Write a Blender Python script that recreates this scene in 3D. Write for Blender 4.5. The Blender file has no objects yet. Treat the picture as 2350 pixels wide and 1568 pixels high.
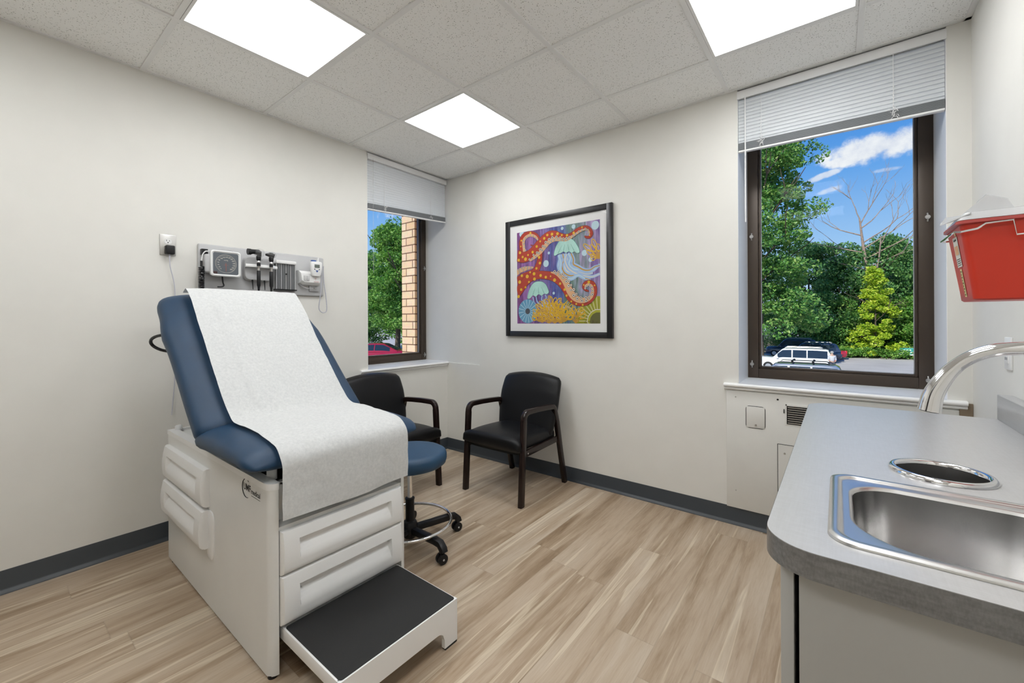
import bpy, bmesh, math, random
from math import sin, cos, pi, radians, sqrt
from mathutils import Vector, Matrix, noise
random.seed(7)
SC = bpy.context.scene
COL = SC.collection

# ------------------------------------------------------------------ materials
def new_mat(name):
    m = bpy.data.materials.new(name); m.use_nodes = True
    nt = m.node_tree; nt.nodes.clear()
    out = nt.nodes.new('ShaderNodeOutputMaterial')
    return m, nt, out
def N(nt, t, **kw):
    n = nt.nodes.new(t)
    for k, v in kw.items():
        if k in n.inputs.keys(): n.inputs[k].default_value = v
        else: setattr(n, k, v)
    return n
def L(nt, a, b): nt.links.new(a, b)
def ramp(nt, stops, interp='LINEAR'):
    r = nt.nodes.new('ShaderNodeValToRGB'); cr = r.color_ramp; cr.interpolation = interp
    while len(cr.elements) < len(stops): cr.elements.new(0.5)
    for e, (p, c) in zip(cr.elements, stops):
        e.position = p; e.color = (c[0], c[1], c[2], 1) if not isinstance(c, (int, float)) else (c, c, c, 1)
    return r
def mathn(nt, op, a=None, b=None, c=None):
    n = nt.nodes.new('ShaderNodeMath'); n.operation = op
    for i, v in enumerate((a, b, c)):
        if v is None: continue
        if isinstance(v, (int, float)): n.inputs[i].default_value = v
        else: nt.links.new(v, n.inputs[i])
    return n.outputs[0]
def bsdf(nt, out, **kw):
    b = nt.nodes.new('ShaderNodeBsdfPrincipled')
    for k, v in kw.items(): b.inputs[k].default_value = v
    L(nt, b.outputs[0], out.inputs['Surface']); return b
def c4(c): return (c[0], c[1], c[2], 1)
def M(name, col, rough=0.5, metal=0.0, bump=0.0, bscale=200.0, var=0.0, vscale=6.0, spec=0.5, coat=0.0, stretch=None, aniso=0.0):
    m, nt, out = new_mat(name)
    b = bsdf(nt, out, **{'Base Color': c4(col), 'Roughness': rough, 'Metallic': metal, 'Specular IOR Level': spec, 'Coat Weight': coat})
    tc = N(nt, 'ShaderNodeTexCoord')
    vec = tc.outputs['Object']
    if stretch:
        mp = N(nt, 'ShaderNodeMapping'); mp.inputs['Scale'].default_value = stretch
        L(nt, vec, mp.inputs['Vector']); vec = mp.outputs[0]
    nz = N(nt, 'ShaderNodeTexNoise', Scale=vscale, Detail=4.0); L(nt, vec, nz.inputs['Vector'])
    v = max(var, 0.015)
    r = ramp(nt, [(0.3, [max(0, x * (1 - v)) for x in col]), (0.7, [min(1, x * (1 + v)) for x in col])])
    L(nt, nz.outputs['Fac'], r.inputs['Fac']); L(nt, r.outputs[0], b.inputs['Base Color'])
    if bump > 0:
        n2 = N(nt, 'ShaderNodeTexNoise', Scale=bscale, Detail=3.0); L(nt, vec, n2.inputs['Vector'])
        bp = N(nt, 'ShaderNodeBump', Strength=bump, Distance=0.002)
        L(nt, n2.outputs['Fac'], bp.inputs['Height']); L(nt, bp.outputs[0], b.inputs['Normal'])
    if aniso: b.inputs['Anisotropic'].default_value = aniso
    return m

def mat_floor():
    m, nt, out = new_mat('vinyl_plank_floor')
    b = bsdf(nt, out, Roughness=0.32, **{'Specular IOR Level': 0.45})
    tc = N(nt, 'ShaderNodeTexCoord'); sep = N(nt, 'ShaderNodeSeparateXYZ'); L(nt, tc.outputs['Object'], sep.inputs[0])
    xs = mathn(nt, 'DIVIDE', sep.outputs['X'], 0.152)
    col = mathn(nt, 'FLOOR', xs)
    wn = N(nt, 'ShaderNodeTexWhiteNoise', noise_dimensions='1D'); L(nt, col, wn.inputs['W'])
    ys = mathn(nt, 'ADD', mathn(nt, 'DIVIDE', sep.outputs['Y'], 1.22), mathn(nt, 'MULTIPLY', wn.outputs['Value'], 7.3))
    row = mathn(nt, 'FLOOR', ys)
    cmb = N(nt, 'ShaderNodeCombineXYZ'); L(nt, col, cmb.inputs[0]); L(nt, row, cmb.inputs[1])
    wid = N(nt, 'ShaderNodeTexWhiteNoise', noise_dimensions='2D'); L(nt, cmb.outputs[0], wid.inputs['Vector'])
    # grain coordinates, shifted per plank
    sh = N(nt, 'ShaderNodeVectorMath', operation='MULTIPLY_ADD'); L(nt, wid.outputs['Color'], sh.inputs[0]); sh.inputs[1].default_value = (9, 31, 5)
    L(nt, tc.outputs['Object'], sh.inputs[2])
    def nz(scale, detail, st, rough=0.6, dist=0.0):
        mp = N(nt, 'ShaderNodeMapping'); mp.inputs['Scale'].default_value = st; L(nt, sh.outputs[0], mp.inputs['Vector'])
        n = N(nt, 'ShaderNodeTexNoise', Scale=scale, Detail=detail, Roughness=rough, Distortion=dist); L(nt, mp.outputs[0], n.inputs['Vector']); return n.outputs['Fac']
    g1 = nz(3.0, 6, (5.0, 0.45, 1), 0.6, 0.5)
    g2 = nz(22.0, 5, (9.0, 0.5, 1))
    g3 = nz(2.6, 3, (8.0, 0.28, 1), 0.45, 0.5)
    tone = mathn(nt, 'ADD', mathn(nt, 'MULTIPLY', g1, 0.66), mathn(nt, 'ADD', mathn(nt, 'MULTIPLY', wid.outputs['Value'], 0.13), 0.07))
    tone = mathn(nt, 'ADD', tone, mathn(nt, 'MULTIPLY', g2, 0.18))
    r = ramp(nt, [(0.36, (.215, .142, .083)), (0.47, (.345, .249, .163)), (0.56, (.44, .338, .240)), (0.70, (.54, .445, .340))])
    L(nt, tone, r.inputs['Fac'])
    st = ramp(nt, [(0.58, 0.0), (0.62, 1.0), (0.68, .25)]); L(nt, g3, st.inputs['Fac'])
    mx = N(nt, 'ShaderNodeMixRGB'); L(nt, mathn(nt, 'MULTIPLY', st.outputs[0], 0.55), mx.inputs['Fac'])
    L(nt, r.outputs[0], mx.inputs['Color1']); mx.inputs['Color2'].default_value = (.76, .66, .50, 1)
    # seams
    fx = mathn(nt, 'FRACT', xs); fy = mathn(nt, 'FRACT', ys)
    e1 = mathn(nt, 'MINIMUM', fx, mathn(nt, 'SUBTRACT', 1.0, fx)); e2 = mathn(nt, 'MINIMUM', fy, mathn(nt, 'SUBTRACT', 1.0, fy))
    e = mathn(nt, 'MINIMUM', mathn(nt, 'MULTIPLY', e1, 0.152), mathn(nt, 'MULTIPLY', e2, 1.22))
    sm = ramp(nt, [(0.0, 0.87), (0.0007, 0.87), (0.0014, 1.0)]); L(nt, e, sm.inputs['Fac'])
    m2 = N(nt, 'ShaderNodeMixRGB', blend_type='MULTIPLY'); m2.inputs['Fac'].default_value = 1
    L(nt, mx.outputs['Color'], m2.inputs['Color1']); L(nt, sm.outputs[0], m2.inputs['Color2'])
    L(nt, m2.outputs['Color'], b.inputs['Base Color'])
    bp = N(nt, 'ShaderNodeBump', Strength=0.12, Distance=0.001); L(nt, g2, bp.inputs['Height']); L(nt, bp.outputs[0], b.inputs['Normal'])
    return m

def mat_tile():
    m, nt, out = new_mat('acoustic_tile')
    b = bsdf(nt, out, Roughness=0.95)
    tc = N(nt, 'ShaderNodeTexCoord')
    n0 = N(nt, 'ShaderNodeTexNoise', Scale=40.0, Detail=2.0); L(nt, tc.outputs['Object'], n0.inputs['Vector'])
    mp = N(nt, 'ShaderNodeVectorMath', operation='MULTIPLY_ADD'); L(nt, n0.outputs['Color'], mp.inputs[0]); mp.inputs[1].default_value = (.02, .02, 0); L(nt, tc.outputs['Object'], mp.inputs[2])
    vo = N(nt, 'ShaderNodeTexVoronoi', Scale=125.0, Randomness=1.0); L(nt, mp.outputs[0], vo.inputs['Vector'])
    n1 = N(nt, 'ShaderNodeTexNoise', Scale=60.0, Detail=1.0); L(nt, tc.outputs['Object'], n1.inputs['Vector'])
    rr = ramp(nt, [(0.0, 1.0), (0.20, 1.0), (0.27, 0.0)]); L(nt, vo.outputs['Distance'], rr.inputs['Fac'])
    r1 = ramp(nt, [(0.40, 0.0), (0.48, 1.0)]); L(nt, n1.outputs['Fac'], r1.inputs['Fac'])
    f = mathn(nt, 'MULTIPLY', rr.outputs[0], r1.outputs[0])
    mx = N(nt, 'ShaderNodeMixRGB'); L(nt, f, mx.inputs['Fac'])
    mx.inputs['Color1'].default_value = (.89, .89, .875, 1); mx.inputs['Color2'].default_value = (.42, .42, .40, 1)
    L(nt, mx.outputs['Color'], b.inputs['Base Color'])
    return m

def mat_brick():
    m, nt, out = new_mat('tan_brick')
    b = bsdf(nt, out, Roughness=0.9)
    tc = N(nt, 'ShaderNodeTexCoord'); sep = N(nt, 'ShaderNodeSeparateXYZ'); L(nt, tc.outputs['Object'], sep.inputs[0])
    u = mathn(nt, 'ADD', sep.outputs['X'], sep.outputs['Y'])
    cb = N(nt, 'ShaderNodeCombineXYZ'); L(nt, u, cb.inputs[0]); L(nt, sep.outputs['Z'], cb.inputs[1])
    br = N(nt, 'ShaderNodeTexBrick', Scale=1.0); L(nt, cb.outputs[0], br.inputs['Vector'])
    br.inputs['Color1'].default_value = (.80, .62, .46, 1); br.inputs['Color2'].default_value = (.72, .50, .33, 1); br.inputs['Mortar'].default_value = (.20, .11, .07, 1)
    br.inputs['Brick Width'].default_value = 0.21; br.inputs['Row Height'].default_value = 0.0815; br.inputs['Mortar Size'].default_value = 0.006; br.inputs['Mortar Smooth'].default_value = 0.1
    nz = N(nt, 'ShaderNodeTexNoise', Scale=30.0, Detail=4.0); L(nt, tc.outputs['Object'], nz.inputs['Vector'])
    mx = N(nt, 'ShaderNodeMixRGB', blend_type='MULTIPLY'); mx.inputs['Fac'].default_value = .35
    L(nt, br.outputs['Color'], mx.inputs['Color1']); L(nt, nz.outputs['Color'], mx.inputs['Color2']); L(nt, mx.outputs['Color'], b.inputs['Base Color'])
    bp = N(nt, 'ShaderNodeBump', Strength=0.6, Distance=0.01); bp.invert = True; L(nt, br.outputs['Fac'], bp.inputs['Height']); L(nt, bp.outputs[0], b.inputs['Normal'])
    return m

def mat_emit(name, col, s):
    m, nt, out = new_mat(name); e = N(nt, 'ShaderNodeEmission', Strength=s); e.inputs['Color'].default_value = c4(col)
    L(nt, e.outputs[0], out.inputs['Surface']); return m

def mat_glass(name='window_glass', tint=(.96, .98, .97), gloss=1.0):
    m, nt, out = new_mat(name)
    t = N(nt, 'ShaderNodeBsdfTransparent'); t.inputs['Color'].default_value = c4(tint)
    g = N(nt, 'ShaderNodeBsdfGlossy', Roughness=0.0); fr = N(nt, 'ShaderNodeFresnel', IOR=1.45)
    mx = N(nt, 'ShaderNodeMixShader'); L(nt, mathn(nt, 'MULTIPLY', fr.outputs[0], gloss), mx.inputs[0]); L(nt, t.outputs[0], mx.inputs[1]); L(nt, g.outputs[0], mx.inputs[2])
    L(nt, mx.outputs[0], out.inputs['Surface']); return m

def mat_translucent(name, col, alpha_col=(.9, .9, .9), a=0.5, rough=0.25):
    m, nt, out = new_mat(name)
    t = N(nt, 'ShaderNodeBsdfTransparent'); t.inputs['Color'].default_value = c4(alpha_col)
    b = N(nt, 'ShaderNodeBsdfPrincipled', Roughness=rough); b.inputs['Base Color'].default_value = c4(col)
    mx = N(nt, 'ShaderNodeMixShader'); mx.inputs[0].default_value = a
    L(nt, t.outputs[0], mx.inputs[1]); L(nt, b.outputs[0], mx.inputs[2]); L(nt, mx.outputs[0], out.inputs['Surface']); return m

def mat_blind():
    m, nt, out = new_mat('blind_slat_white')
    b = N(nt, 'ShaderNodeBsdfPrincipled', Roughness=0.4); b.inputs['Base Color'].default_value = (.90, .92, .93, 1)
    t = N(nt, 'ShaderNodeBsdfTranslucent'); t.inputs['Color'].default_value = (.8, .83, .85, 1)
    mx = N(nt, 'ShaderNodeMixShader'); mx.inputs[0].default_value = .4
    L(nt, b.outputs[0], mx.inputs[1]); L(nt, t.outputs[0], mx.inputs[2]); L(nt, mx.outputs[0], out.inputs['Surface']); return m

def mat_leaf(name, cols, trans=0.35, rough=0.45):
    m, nt, out = new_mat(name)
    ge = N(nt, 'ShaderNodeNewGeometry'); tc = N(nt, 'ShaderNodeTexCoord')
    nz = N(nt, 'ShaderNodeTexNoise', Scale=0.9, Detail=2.0); L(nt, tc.outputs['Object'], nz.inputs['Vector'])
    f = mathn(nt, 'ADD', mathn(nt, 'MULTIPLY', ge.outputs['Random Per Island'], 0.6), mathn(nt, 'MULTIPLY', nz.outputs['Fac'], 0.5))
    r = ramp(nt, [(i / (len(cols) - 1) * .7 + .15, c) for i, c in enumerate(cols)]); L(nt, f, r.inputs['Fac'])
    b = N(nt, 'ShaderNodeBsdfPrincipled', Roughness=rough); L(nt, r.outputs[0], b.inputs['Base Color'])
    t = N(nt, 'ShaderNodeBsdfTranslucent'); L(nt, r.outputs[0], t.inputs['Color'])
    mx = N(nt, 'ShaderNodeMixShader'); mx.inputs[0].default_value = trans
    L(nt, b.outputs[0], mx.inputs[1]); L(nt, t.outputs[0], mx.inputs[2]); L(nt, mx.outputs[0], out.inputs['Surface']); return m

def mat_art_bg():
    m, nt, out = new_mat('painted_sea_background')
    b = bsdf(nt, out, Roughness=0.55); tc = N(nt, 'ShaderNodeTexCoord')
    mp = N(nt, 'ShaderNodeMapping'); mp.inputs['Scale'].default_value = (9, 1, 1.0); L(nt, tc.outputs['Object'], mp.inputs['Vector'])
    nz = N(nt, 'ShaderNodeTexNoise', Scale=2.2, Detail=6.0, Roughness=0.62); L(nt, mp.outputs[0], nz.inputs['Vector'])
    sep = N(nt, 'ShaderNodeSeparateXYZ'); L(nt, tc.outputs['Object'], sep.inputs[0])
    u = mathn(nt, 'DIVIDE', mathn(nt, 'SUBTRACT', sep.outputs['X'], 0.87 - 1.24), 0.755)
    uu = mathn(nt, 'ADD', u, mathn(nt, 'MULTIPLY', mathn(nt, 'SUBTRACT', nz.outputs['Fac'], 0.5), 0.75))
    r = ramp(nt, [(0.0, (.20, .05, .22)), (.14, (.36, .16, .45)), (.28, (.12, .05, .20)), (.36, (.24, .16, .42)), (.47, (.06, .07, .30)), (.58, (.13, .17, .42)),
                  (.68, (.10, .20, .14)), (.78, (.22, .28, .32)), (.88, (.42, .32, .55)), (1.0, (.20, .12, .36))]); L(nt, uu, r.inputs['Fac'])
    n2 = N(nt, 'ShaderNodeTexNoise', Scale=9.0, Detail=5.0); L(nt, mp.outputs[0], n2.inputs['Vector'])
    r2 = ramp(nt, [(.35, .72), (.68, 1.35)]); L(nt, n2.outputs['Fac'], r2.inputs['Fac'])
    mx = N(nt, 'ShaderNodeMixRGB', blend_type='MULTIPLY'); mx.inputs['Fac'].default_value = 1
    L(nt, r.outputs[0], mx.inputs['Color1']); L(nt, r2.outputs[0], mx.inputs['Color2']); L(nt, mx.outputs['Color'], b.inputs['Base Color'])
    return m

def mat_paper():
    m, nt, out = new_mat('crepe_paper')
    b = N(nt, 'ShaderNodeBsdfPrincipled', Roughness=0.75); tc = N(nt, 'ShaderNodeTexCoord')
    nz = N(nt, 'ShaderNodeTexNoise', Scale=90.0, Detail=5.0, Roughness=.7); L(nt, tc.outputs['Object'], nz.inputs['Vector'])
    r = ramp(nt, [(.3, (.57, .58, .575)), (.7, (.72, .725, .715))]); L(nt, nz.outputs['Fac'], r.inputs['Fac']); L(nt, r.outputs[0], b.inputs['Base Color'])
    n2 = N(nt, 'ShaderNodeTexNoise', Scale=7.0, Detail=3.0); L(nt, tc.outputs['Object'], n2.inputs['Vector'])
    h = mathn(nt, 'ADD', mathn(nt, 'MULTIPLY', nz.outputs['Fac'], 0.12), mathn(nt, 'MULTIPLY', n2.outputs['Fac'], 1.2))
    bp = N(nt, 'ShaderNodeBump', Strength=0.35, Distance=0.012); L(nt, h, bp.inputs['Height']); L(nt, bp.outputs[0], b.inputs['Normal'])
    t = N(nt, 'ShaderNodeBsdfTranslucent'); t.inputs['Color'].default_value = (.70, .71, .71, 1)
    mx = N(nt, 'ShaderNodeMixShader'); mx.inputs[0].default_value = .12
    L(nt, b.outputs[0], mx.inputs[1]); L(nt, t.outputs[0], mx.inputs[2]); L(nt, mx.outputs[0], out.inputs['Surface']); return m

def mat_laminate(name='brushed_grey_laminate', lo=.44, hi=.485, coat=.15):
    m, nt, out = new_mat(name)
    b = bsdf(nt, out, Roughness=0.30, **{'Specular IOR Level': 0.6, 'Coat Weight': coat, 'Coat Roughness': 0.16})
    tc = N(nt, 'ShaderNodeTexCoord')
    fs = []
    for st in ((140, 5, 60), (5, 140, 60), (30, 30, 60)):
        mp = N(nt, 'ShaderNodeMapping'); mp.inputs['Scale'].default_value = st; L(nt, tc.outputs['Object'], mp.inputs['Vector'])
        n = N(nt, 'ShaderNodeTexNoise', Scale=2.5, Detail=4.0); L(nt, mp.outputs[0], n.inputs['Vector']); fs.append(n.outputs['Fac'])
    f = mathn(nt, 'DIVIDE', mathn(nt, 'ADD', fs[0], mathn(nt, 'ADD', fs[1], fs[2])), 3.0)
    r = ramp(nt, [(.38, (lo, lo * .985, lo * .965)), (.62, (hi, hi * .99, hi * .98))]); L(nt, f, r.inputs['Fac']); L(nt, r.outputs[0], b.inputs['Base Color'])
    return m

def mat_asphalt():
    m, nt, out = new_mat('asphalt')
    b = bsdf(nt, out, Roughness=0.9); tc = N(nt, 'ShaderNodeTexCoord')
    nz = N(nt, 'ShaderNodeTexNoise', Scale=0.4, Detail=8.0); L(nt, tc.outputs['Object'], nz.inputs['Vector'])
    r = ramp(nt, [(.3, (.46, .42, .40)), (.7, (.56, .515, .49))]); L(nt, nz.outputs['Fac'], r.inputs['Fac']); L(nt, r.outputs[0], b.inputs['Base Color']); return m

MT = dict(
 wall=M('cream_wall_paint', (.752, .739, .695), .85, bump=.05, bscale=350),
 white_paint=M('white_gloss_paint', (.88, .88, .87), .35, bump=.05, bscale=40),
 cover=M('off_white_painted_metal', (.72, .71, .67), .45, bump=.08, bscale=60, var=.03),
 floor=mat_floor(), tile=mat_tile(), brick=mat_brick(),
 tbar=M('white_metal_grid', (.80, .80, .79), .45),
 diffuser=mat_emit('lit_diffuser', (.97, .988, 1.0), 12.1),
 rubber_base=M('charcoal_rubber_base', (.045, .052, .060), .35, bump=.03),
 bronze=M('dark_bronze_aluminium', (.065, .047, .034), .38, metal=.3),
 glass=mat_glass(gloss=.10), blind=mat_blind(),
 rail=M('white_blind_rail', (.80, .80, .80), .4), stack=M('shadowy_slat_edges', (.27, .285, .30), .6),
 cord=M('white_cord', (.85, .85, .85), .6), clear=mat_translucent('clear_plastic', (.85, .87, .88), (.97, .97, .97), .10),
 frame=M('black_wood_frame', (.012, .012, .013), .35), mat_board=M('white_mat_board', (.90, .90, .89), .8), artbg=mat_art_bg(),
 picglass=mat_glass('picture_glass', (.99, .99, .99), .3),
 enamel=M('white_enamel', (.73, .73, .71), .28, bump=.04, bscale=300, var=.02, spec=.5),
 plastic=M('white_moulded_plastic', (.80, .80, .79), .38), plastic2=M('light_grey_plastic', (.50, .50, .505), .45),
 navy=M('navy_vinyl', (.006, .037, .088), .45, bump=.25, bscale=900, var=.10, vscale=14),
 navy2=M('slate_blue_vinyl', (.012, .055, .118), .45, bump=.2, bscale=900, var=.08),
 black=M('black_plastic', (.008, .008, .009), .42, bump=.05, spec=.35), black_gloss=M('black_gloss', (.012, .012, .014), .15),
 leather=M('black_leather', (.006, .006, .007), .40, bump=.35, bscale=420, var=.1, spec=.28),
 espresso=M('espresso_wood', (.016, .008, .0065), .25, stretch=(4, 4, .6), var=.35, vscale=30, coat=.15, spec=.35),
 tread=M('black_ribbed_rubber', (.018, .018, .018), .85, bump=.6, bscale=900),
 chrome=M('chrome', (.82, .82, .83), .08, metal=1.0), rimsteel=M('satin_steel_rim', (.66, .65, .64), .29, metal=1.0), steel=M('brushed_steel', (.62, .61, .60), .24, metal=1.0, stretch=(3, 3, 3), var=.1, vscale=5, aniso=.4),
 steelp=M('stainless_plate', (.50, .49, .47), .35, metal=.9), paper=mat_paper(), laminate=mat_laminate(), edge=mat_laminate('shade_darkened_edge_laminate', .13, .21, .0),
 cab=M('grey_cabinet_laminate', (.40, .395, .375), .5, var=.03), dark=M('dark_gap', (.01, .01, .01), .9),
 red=M('red_polypropylene', (.56, .030, .010), .38, bump=.05), redclear=mat_translucent('red_translucent', (.55, .10, .09), (.9, .35, .3), .8),
 label=M('paper_label', (.75, .74, .68), .6), blue=M('blue_plastic', (.03, .09, .33), .4), lcd=M('grey_lcd', (.13, .15, .13), .25),
 dial=M('gauge_dial', (.10, .115, .13), .4), orange=M('orange_red', (.6, .12, .05), .5), ink=M('dark_ink', (.02, .02, .02), .7),
 cupgrey=M('grey_tinted_acrylic', (.13, .135, .14), .3), pebble=M('pale_grey_board', (.50, .50, .505), .55, bump=.1, bscale=500),
 coil=M('grey_cord', (.52, .52, .58), .5), bead=M('small_brown', (.25, .19, .13), .8), yellowbio=M('yellow_label', (.75, .62, .30), .6),
 asphalt=mat_asphalt(), bark=M('bark', (.10, .075, .055), .95, bump=.5, bscale=8, var=.3), deadbark=M('dead_bark', (.30, .22, .18), .95, var=.3),
 leafA=mat_leaf('leaf_maple', [(.03, .11, .03), (.08, .24, .05), (.18, .40, .08), (.38, .52, .14)]),
 leafB=mat_leaf('leaf_dark', [(.03, .10, .03), (.075, .22, .06), (.16, .36, .10), (.32, .50, .15)]),
 leafC=mat_leaf('leaf_lime', [(.16, .34, .03), (.33, .52, .03), (.55, .68, .05), (.70, .76, .10)]),
 leafD=mat_leaf('leaf_bright', [(.035, .13, .02), (.10, .28, .04), (.20, .43, .07), (.36, .56, .13)]),
 white_car=M('white_car_paint', (.80, .81, .82), .18, coat=1), silver_car=M('silver_car_paint', (.50, .52, .55), .22, metal=.6, coat=1),
 dark_car=M('navy_car_paint', (.015, .03, .07), .18, coat=1), red_car=M('crimson_car_paint', (.35, .010, .035), .2, coat=1), blue_car=M('pale_blue_car_paint', (.25, .35, .48), .2, metal=.4, coat=1),
 car_glass=M('car_window_glass', (.02, .03, .045), .05, spec=.8), tyre=M('tyre_rubber', (.015, .015, .015), .8), tail=M('red_tail_light', (.6, .02, .03), .2),
 skin=M('skin', (.52, .33, .25), .55), greyhair=M('grey_hair', (.35, .34, .33), .8), shirt=M('pale_grey_shirt', (.55, .56, .60), .85), jeans=M('dark_trousers', (.05, .06, .09), .85),
 signgreen=M('green_sign', (.02, .30, .26), .5), signwhite=M('white_sign', (.75, .78, .78), .5), post=M('grey_post', (.35, .36, .36), .6),
 mulch=M('leaf_litter', (.20, .15, .09), .95, var=.4, vscale=3),
 t_red=M('painted_red', (.46, .035, .012), .55, var=.12), t_peach=M('painted_peach', (.80, .46, .24), .55), t_yellow=M('painted_yellow', (.80, .48, .02), .55),
 t_dark=M('painted_outline', (.05, .02, .02), .6), t_cream=M('painted_cream', (.78, .72, .62), .55), t_mint=M('painted_mint', (.45, .74, .66), .55, var=.15, vscale=9),
 t_teal=M('painted_teal', (.05, .28, .22), .55), t_pale=M('painted_pale_blue', (.38, .55, .80), .55, var=.1), t_gold=M('painted_gold', (.62, .33, .04), .55),
 t_bub=M('painted_bubble', (.55, .74, .82), .55), t_urch=M('painted_sky_blue', (.14, .38, .58), .55), t_grey=M('painted_grey', (.06, .07, .09), .55),
 t_lime=M('painted_lime', (.42, .42, .02), .55), t_olive=M('painted_olive', (.12, .12, .015), .55),
)

# ------------------------------------------------------------------ mesh builder
class MB:
    def __init__(s): s.v = []; s.f = []; s.mi = []; s.mats = []
    def m(s, mat):
        if mat not in s.mats: s.mats.append(mat)
        return s.mats.index(mat)
    def add(s, vs, fs, mat=None):
        k = len(s.v); s.v += [tuple(v) for v in vs]; i = s.m(mat)
        for f in fs: s.f.append([k + a for a in f]); s.mi.append(i)
        return s
    def box(s, lo, hi, mat=None, bev=0.0, seg=2, rot=None, piv=None):
        bm = bmesh.new(); bmesh.ops.create_cube(bm, size=1)
        c = [(a + b) / 2 for a, b in zip(lo, hi)]; d = [abs(b - a) for a, b in zip(lo, hi)]
        for v in bm.verts: v.co = Vector((v.co.x * d[0] + c[0], v.co.y * d[1] + c[1], v.co.z * d[2] + c[2]))
        if bev > 0: bmesh.ops.bevel(bm, geom=bm.edges[:] , offset=min(bev, min(d) * .49), segments=seg, affect='EDGES', profile=.5)
        return s.bm(bm, mat, rot, piv)
    def bm(s, bm, mat=None, rot=None, piv=None):
        if rot is not None:
            P = Vector(piv or (0, 0, 0)); 
            for v in bm.verts: v.co = rot @ (v.co - P) + P
        bm.verts.index_update()
        s.add([v.co[:] for v in bm.verts], [[v.index for v in f.verts] for f in bm.faces], mat); bm.free(); return s
    def loft(s, rings, mat=None, cap0=True, cap1=True, closed=True):
        n = len(rings[0]); vs = [p for r in rings for p in r]; fs = []
        for i in range(len(rings) - 1):
            for j in range(n if closed else n - 1):
                a = i * n + j; b = i * n + (j + 1) % n; fs.append([a, b, b + n, a + n])
        if closed and cap0: fs.append(list(range(n))[::-1])
        if closed and cap1: fs.append([(len(rings) - 1) * n + j for j in range(n)])
        return s.add(vs, fs, mat)
    def tube(s, pts, r, mat=None, n=12, closed=False, caps=True):
        P = [Vector(p) for p in pts]; R = r if isinstance(r, (list, tuple)) else [r] * len(P); m = len(P)
        T = []
        for i in range(m):
            if closed: t = P[(i + 1) % m] - P[i - 1]
            else: t = P[min(i + 1, m - 1)] - P[max(i - 1, 0)]
            T.append(t.normalized())
        u = T[0].orthogonal().normalized(); rings = []
        for i in range(m):
            u = (u - T[i] * u.dot(T[i])); 
            if u.length < 1e-6: u = T[i].orthogonal()
            u.normalize(); w = T[i].cross(u)
            rings.append([P[i] + (u * cos(2 * pi * k / n) + w * sin(2 * pi * k / n)) * R[i] for k in range(n)])
        if closed:
            rings.append(rings[0]); k0 = len(s.v); s.loft(rings, mat, False, False); return s
        return s.loft(rings, mat, caps, caps)
    def cyl(s, a, b, r, mat=None, n=20, r2=None): return s.tube([a, b], [r, r if r2 is None else r2], mat, n)
    def lathe(s, prof, c, mat=None, n=32, cap=True):
        # prof list of (r, z)
        rings = [[(c[0] + r * cos(2 * pi * k / n), c[1] + r * sin(2 * pi * k / n), c[2] + z) for k in range(n)] for r, z in prof]
        return s.loft(rings, mat, cap, cap)
    def prism(s, poly, d, mat=None):
        # poly list of 3D points, d extrusion vector
        n = len(poly); d = Vector(d); vs = [Vector(p) for p in poly] + [Vector(p) + d for p in poly]
        fs = [list(range(n))[::-1], list(range(n, 2 * n))] + [[i, (i + 1) % n, n + (i + 1) % n, n + i] for i in range(n)]
        return s.add(vs, fs, mat)
    def rect_path(s, pts, w, side, mat=None, bev=.006):
        # rounded-rect section swept on a path; side = unit vector of the constant section axis, w = (half along side, half across)
        S = Vector(side).normalized(); P = [Vector(p) for p in pts]; rings = []
        a, b = w; sec = []
        for cx, cy, a0 in ((1, 1, 0), (-1, 1, 90), (-1, -1, 180), (1, -1, 270)):
            for k in (0, 45, 90): sec.append((cx * (a - bev) + bev * cos(radians(a0 + k)), cy * (b - bev) + bev * sin(radians(a0 + k))))
        for i, p in enumerate(P):
            t = (P[min(i + 1, len(P) - 1)] - P[max(i - 1, 0)]).normalized(); nn = S.cross(t).normalized()
            rings.append([p + S * x + nn * y for x, y in sec])
        return s.loft(rings, mat)

def smooth_curve(pts, n=8, closed=False):
    P = [Vector(p) for p in pts]; m = len(P); out = []
    rng = range(m) if closed else range(m - 1)
    for i in rng:
        p0 = P[(i - 1) % m] if closed or i > 0 else P[0]; p1 = P[i]; p2 = P[(i + 1) % m]; p3 = P[(i + 2) % m] if closed or i + 2 < m else P[-1]
        for k in range(n):
            t = k / n; out.append(.5 * ((2 * p1) + (-p0 + p2) * t + (2 * p0 - 5 * p1 + 4 * p2 - p3) * t * t + (-p0 + 3 * p1 - 3 * p2 + p3) * t ** 3))
    if not closed: out.append(P[-1])
    return out

def root_of(o):
    while o.parent: o = o.parent
    return o
def obj(name, mb, mat=None, parent=None, smooth=35, label=None, loc=None):
    """One mesh object; mb in world coordinates (relative to the root's base when it has a parent)."""
    base = Vector(root_of(parent).location) if parent else Vector(loc or (0, 0, 0))
    me = bpy.data.meshes.new(name)
    me.from_pydata([Vector(v) - base for v in mb.v], [], mb.f)
    mats = [(x if x is not None else mat) for x in mb.mats]
    for x in mats: me.materials.append(x)
    me.polygons.foreach_set('material_index', mb.mi)
    if smooth is not None:
        me.polygons.foreach_set('use_smooth', [True] * len(me.polygons))
    me.update(); me.validate()
    bm = bmesh.new(); bm.from_mesh(me); bmesh.ops.recalc_face_normals(bm, faces=bm.faces[:]); bm.to_mesh(me); bm.free()
    if smooth is not None: me.set_sharp_from_angle(angle=radians(smooth))
    o = bpy.data.objects.new(name, me); COL.objects.link(o)
    if parent: o.parent = parent
    else: o.location = base
    if label: o['label'] = label
    return o
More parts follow.
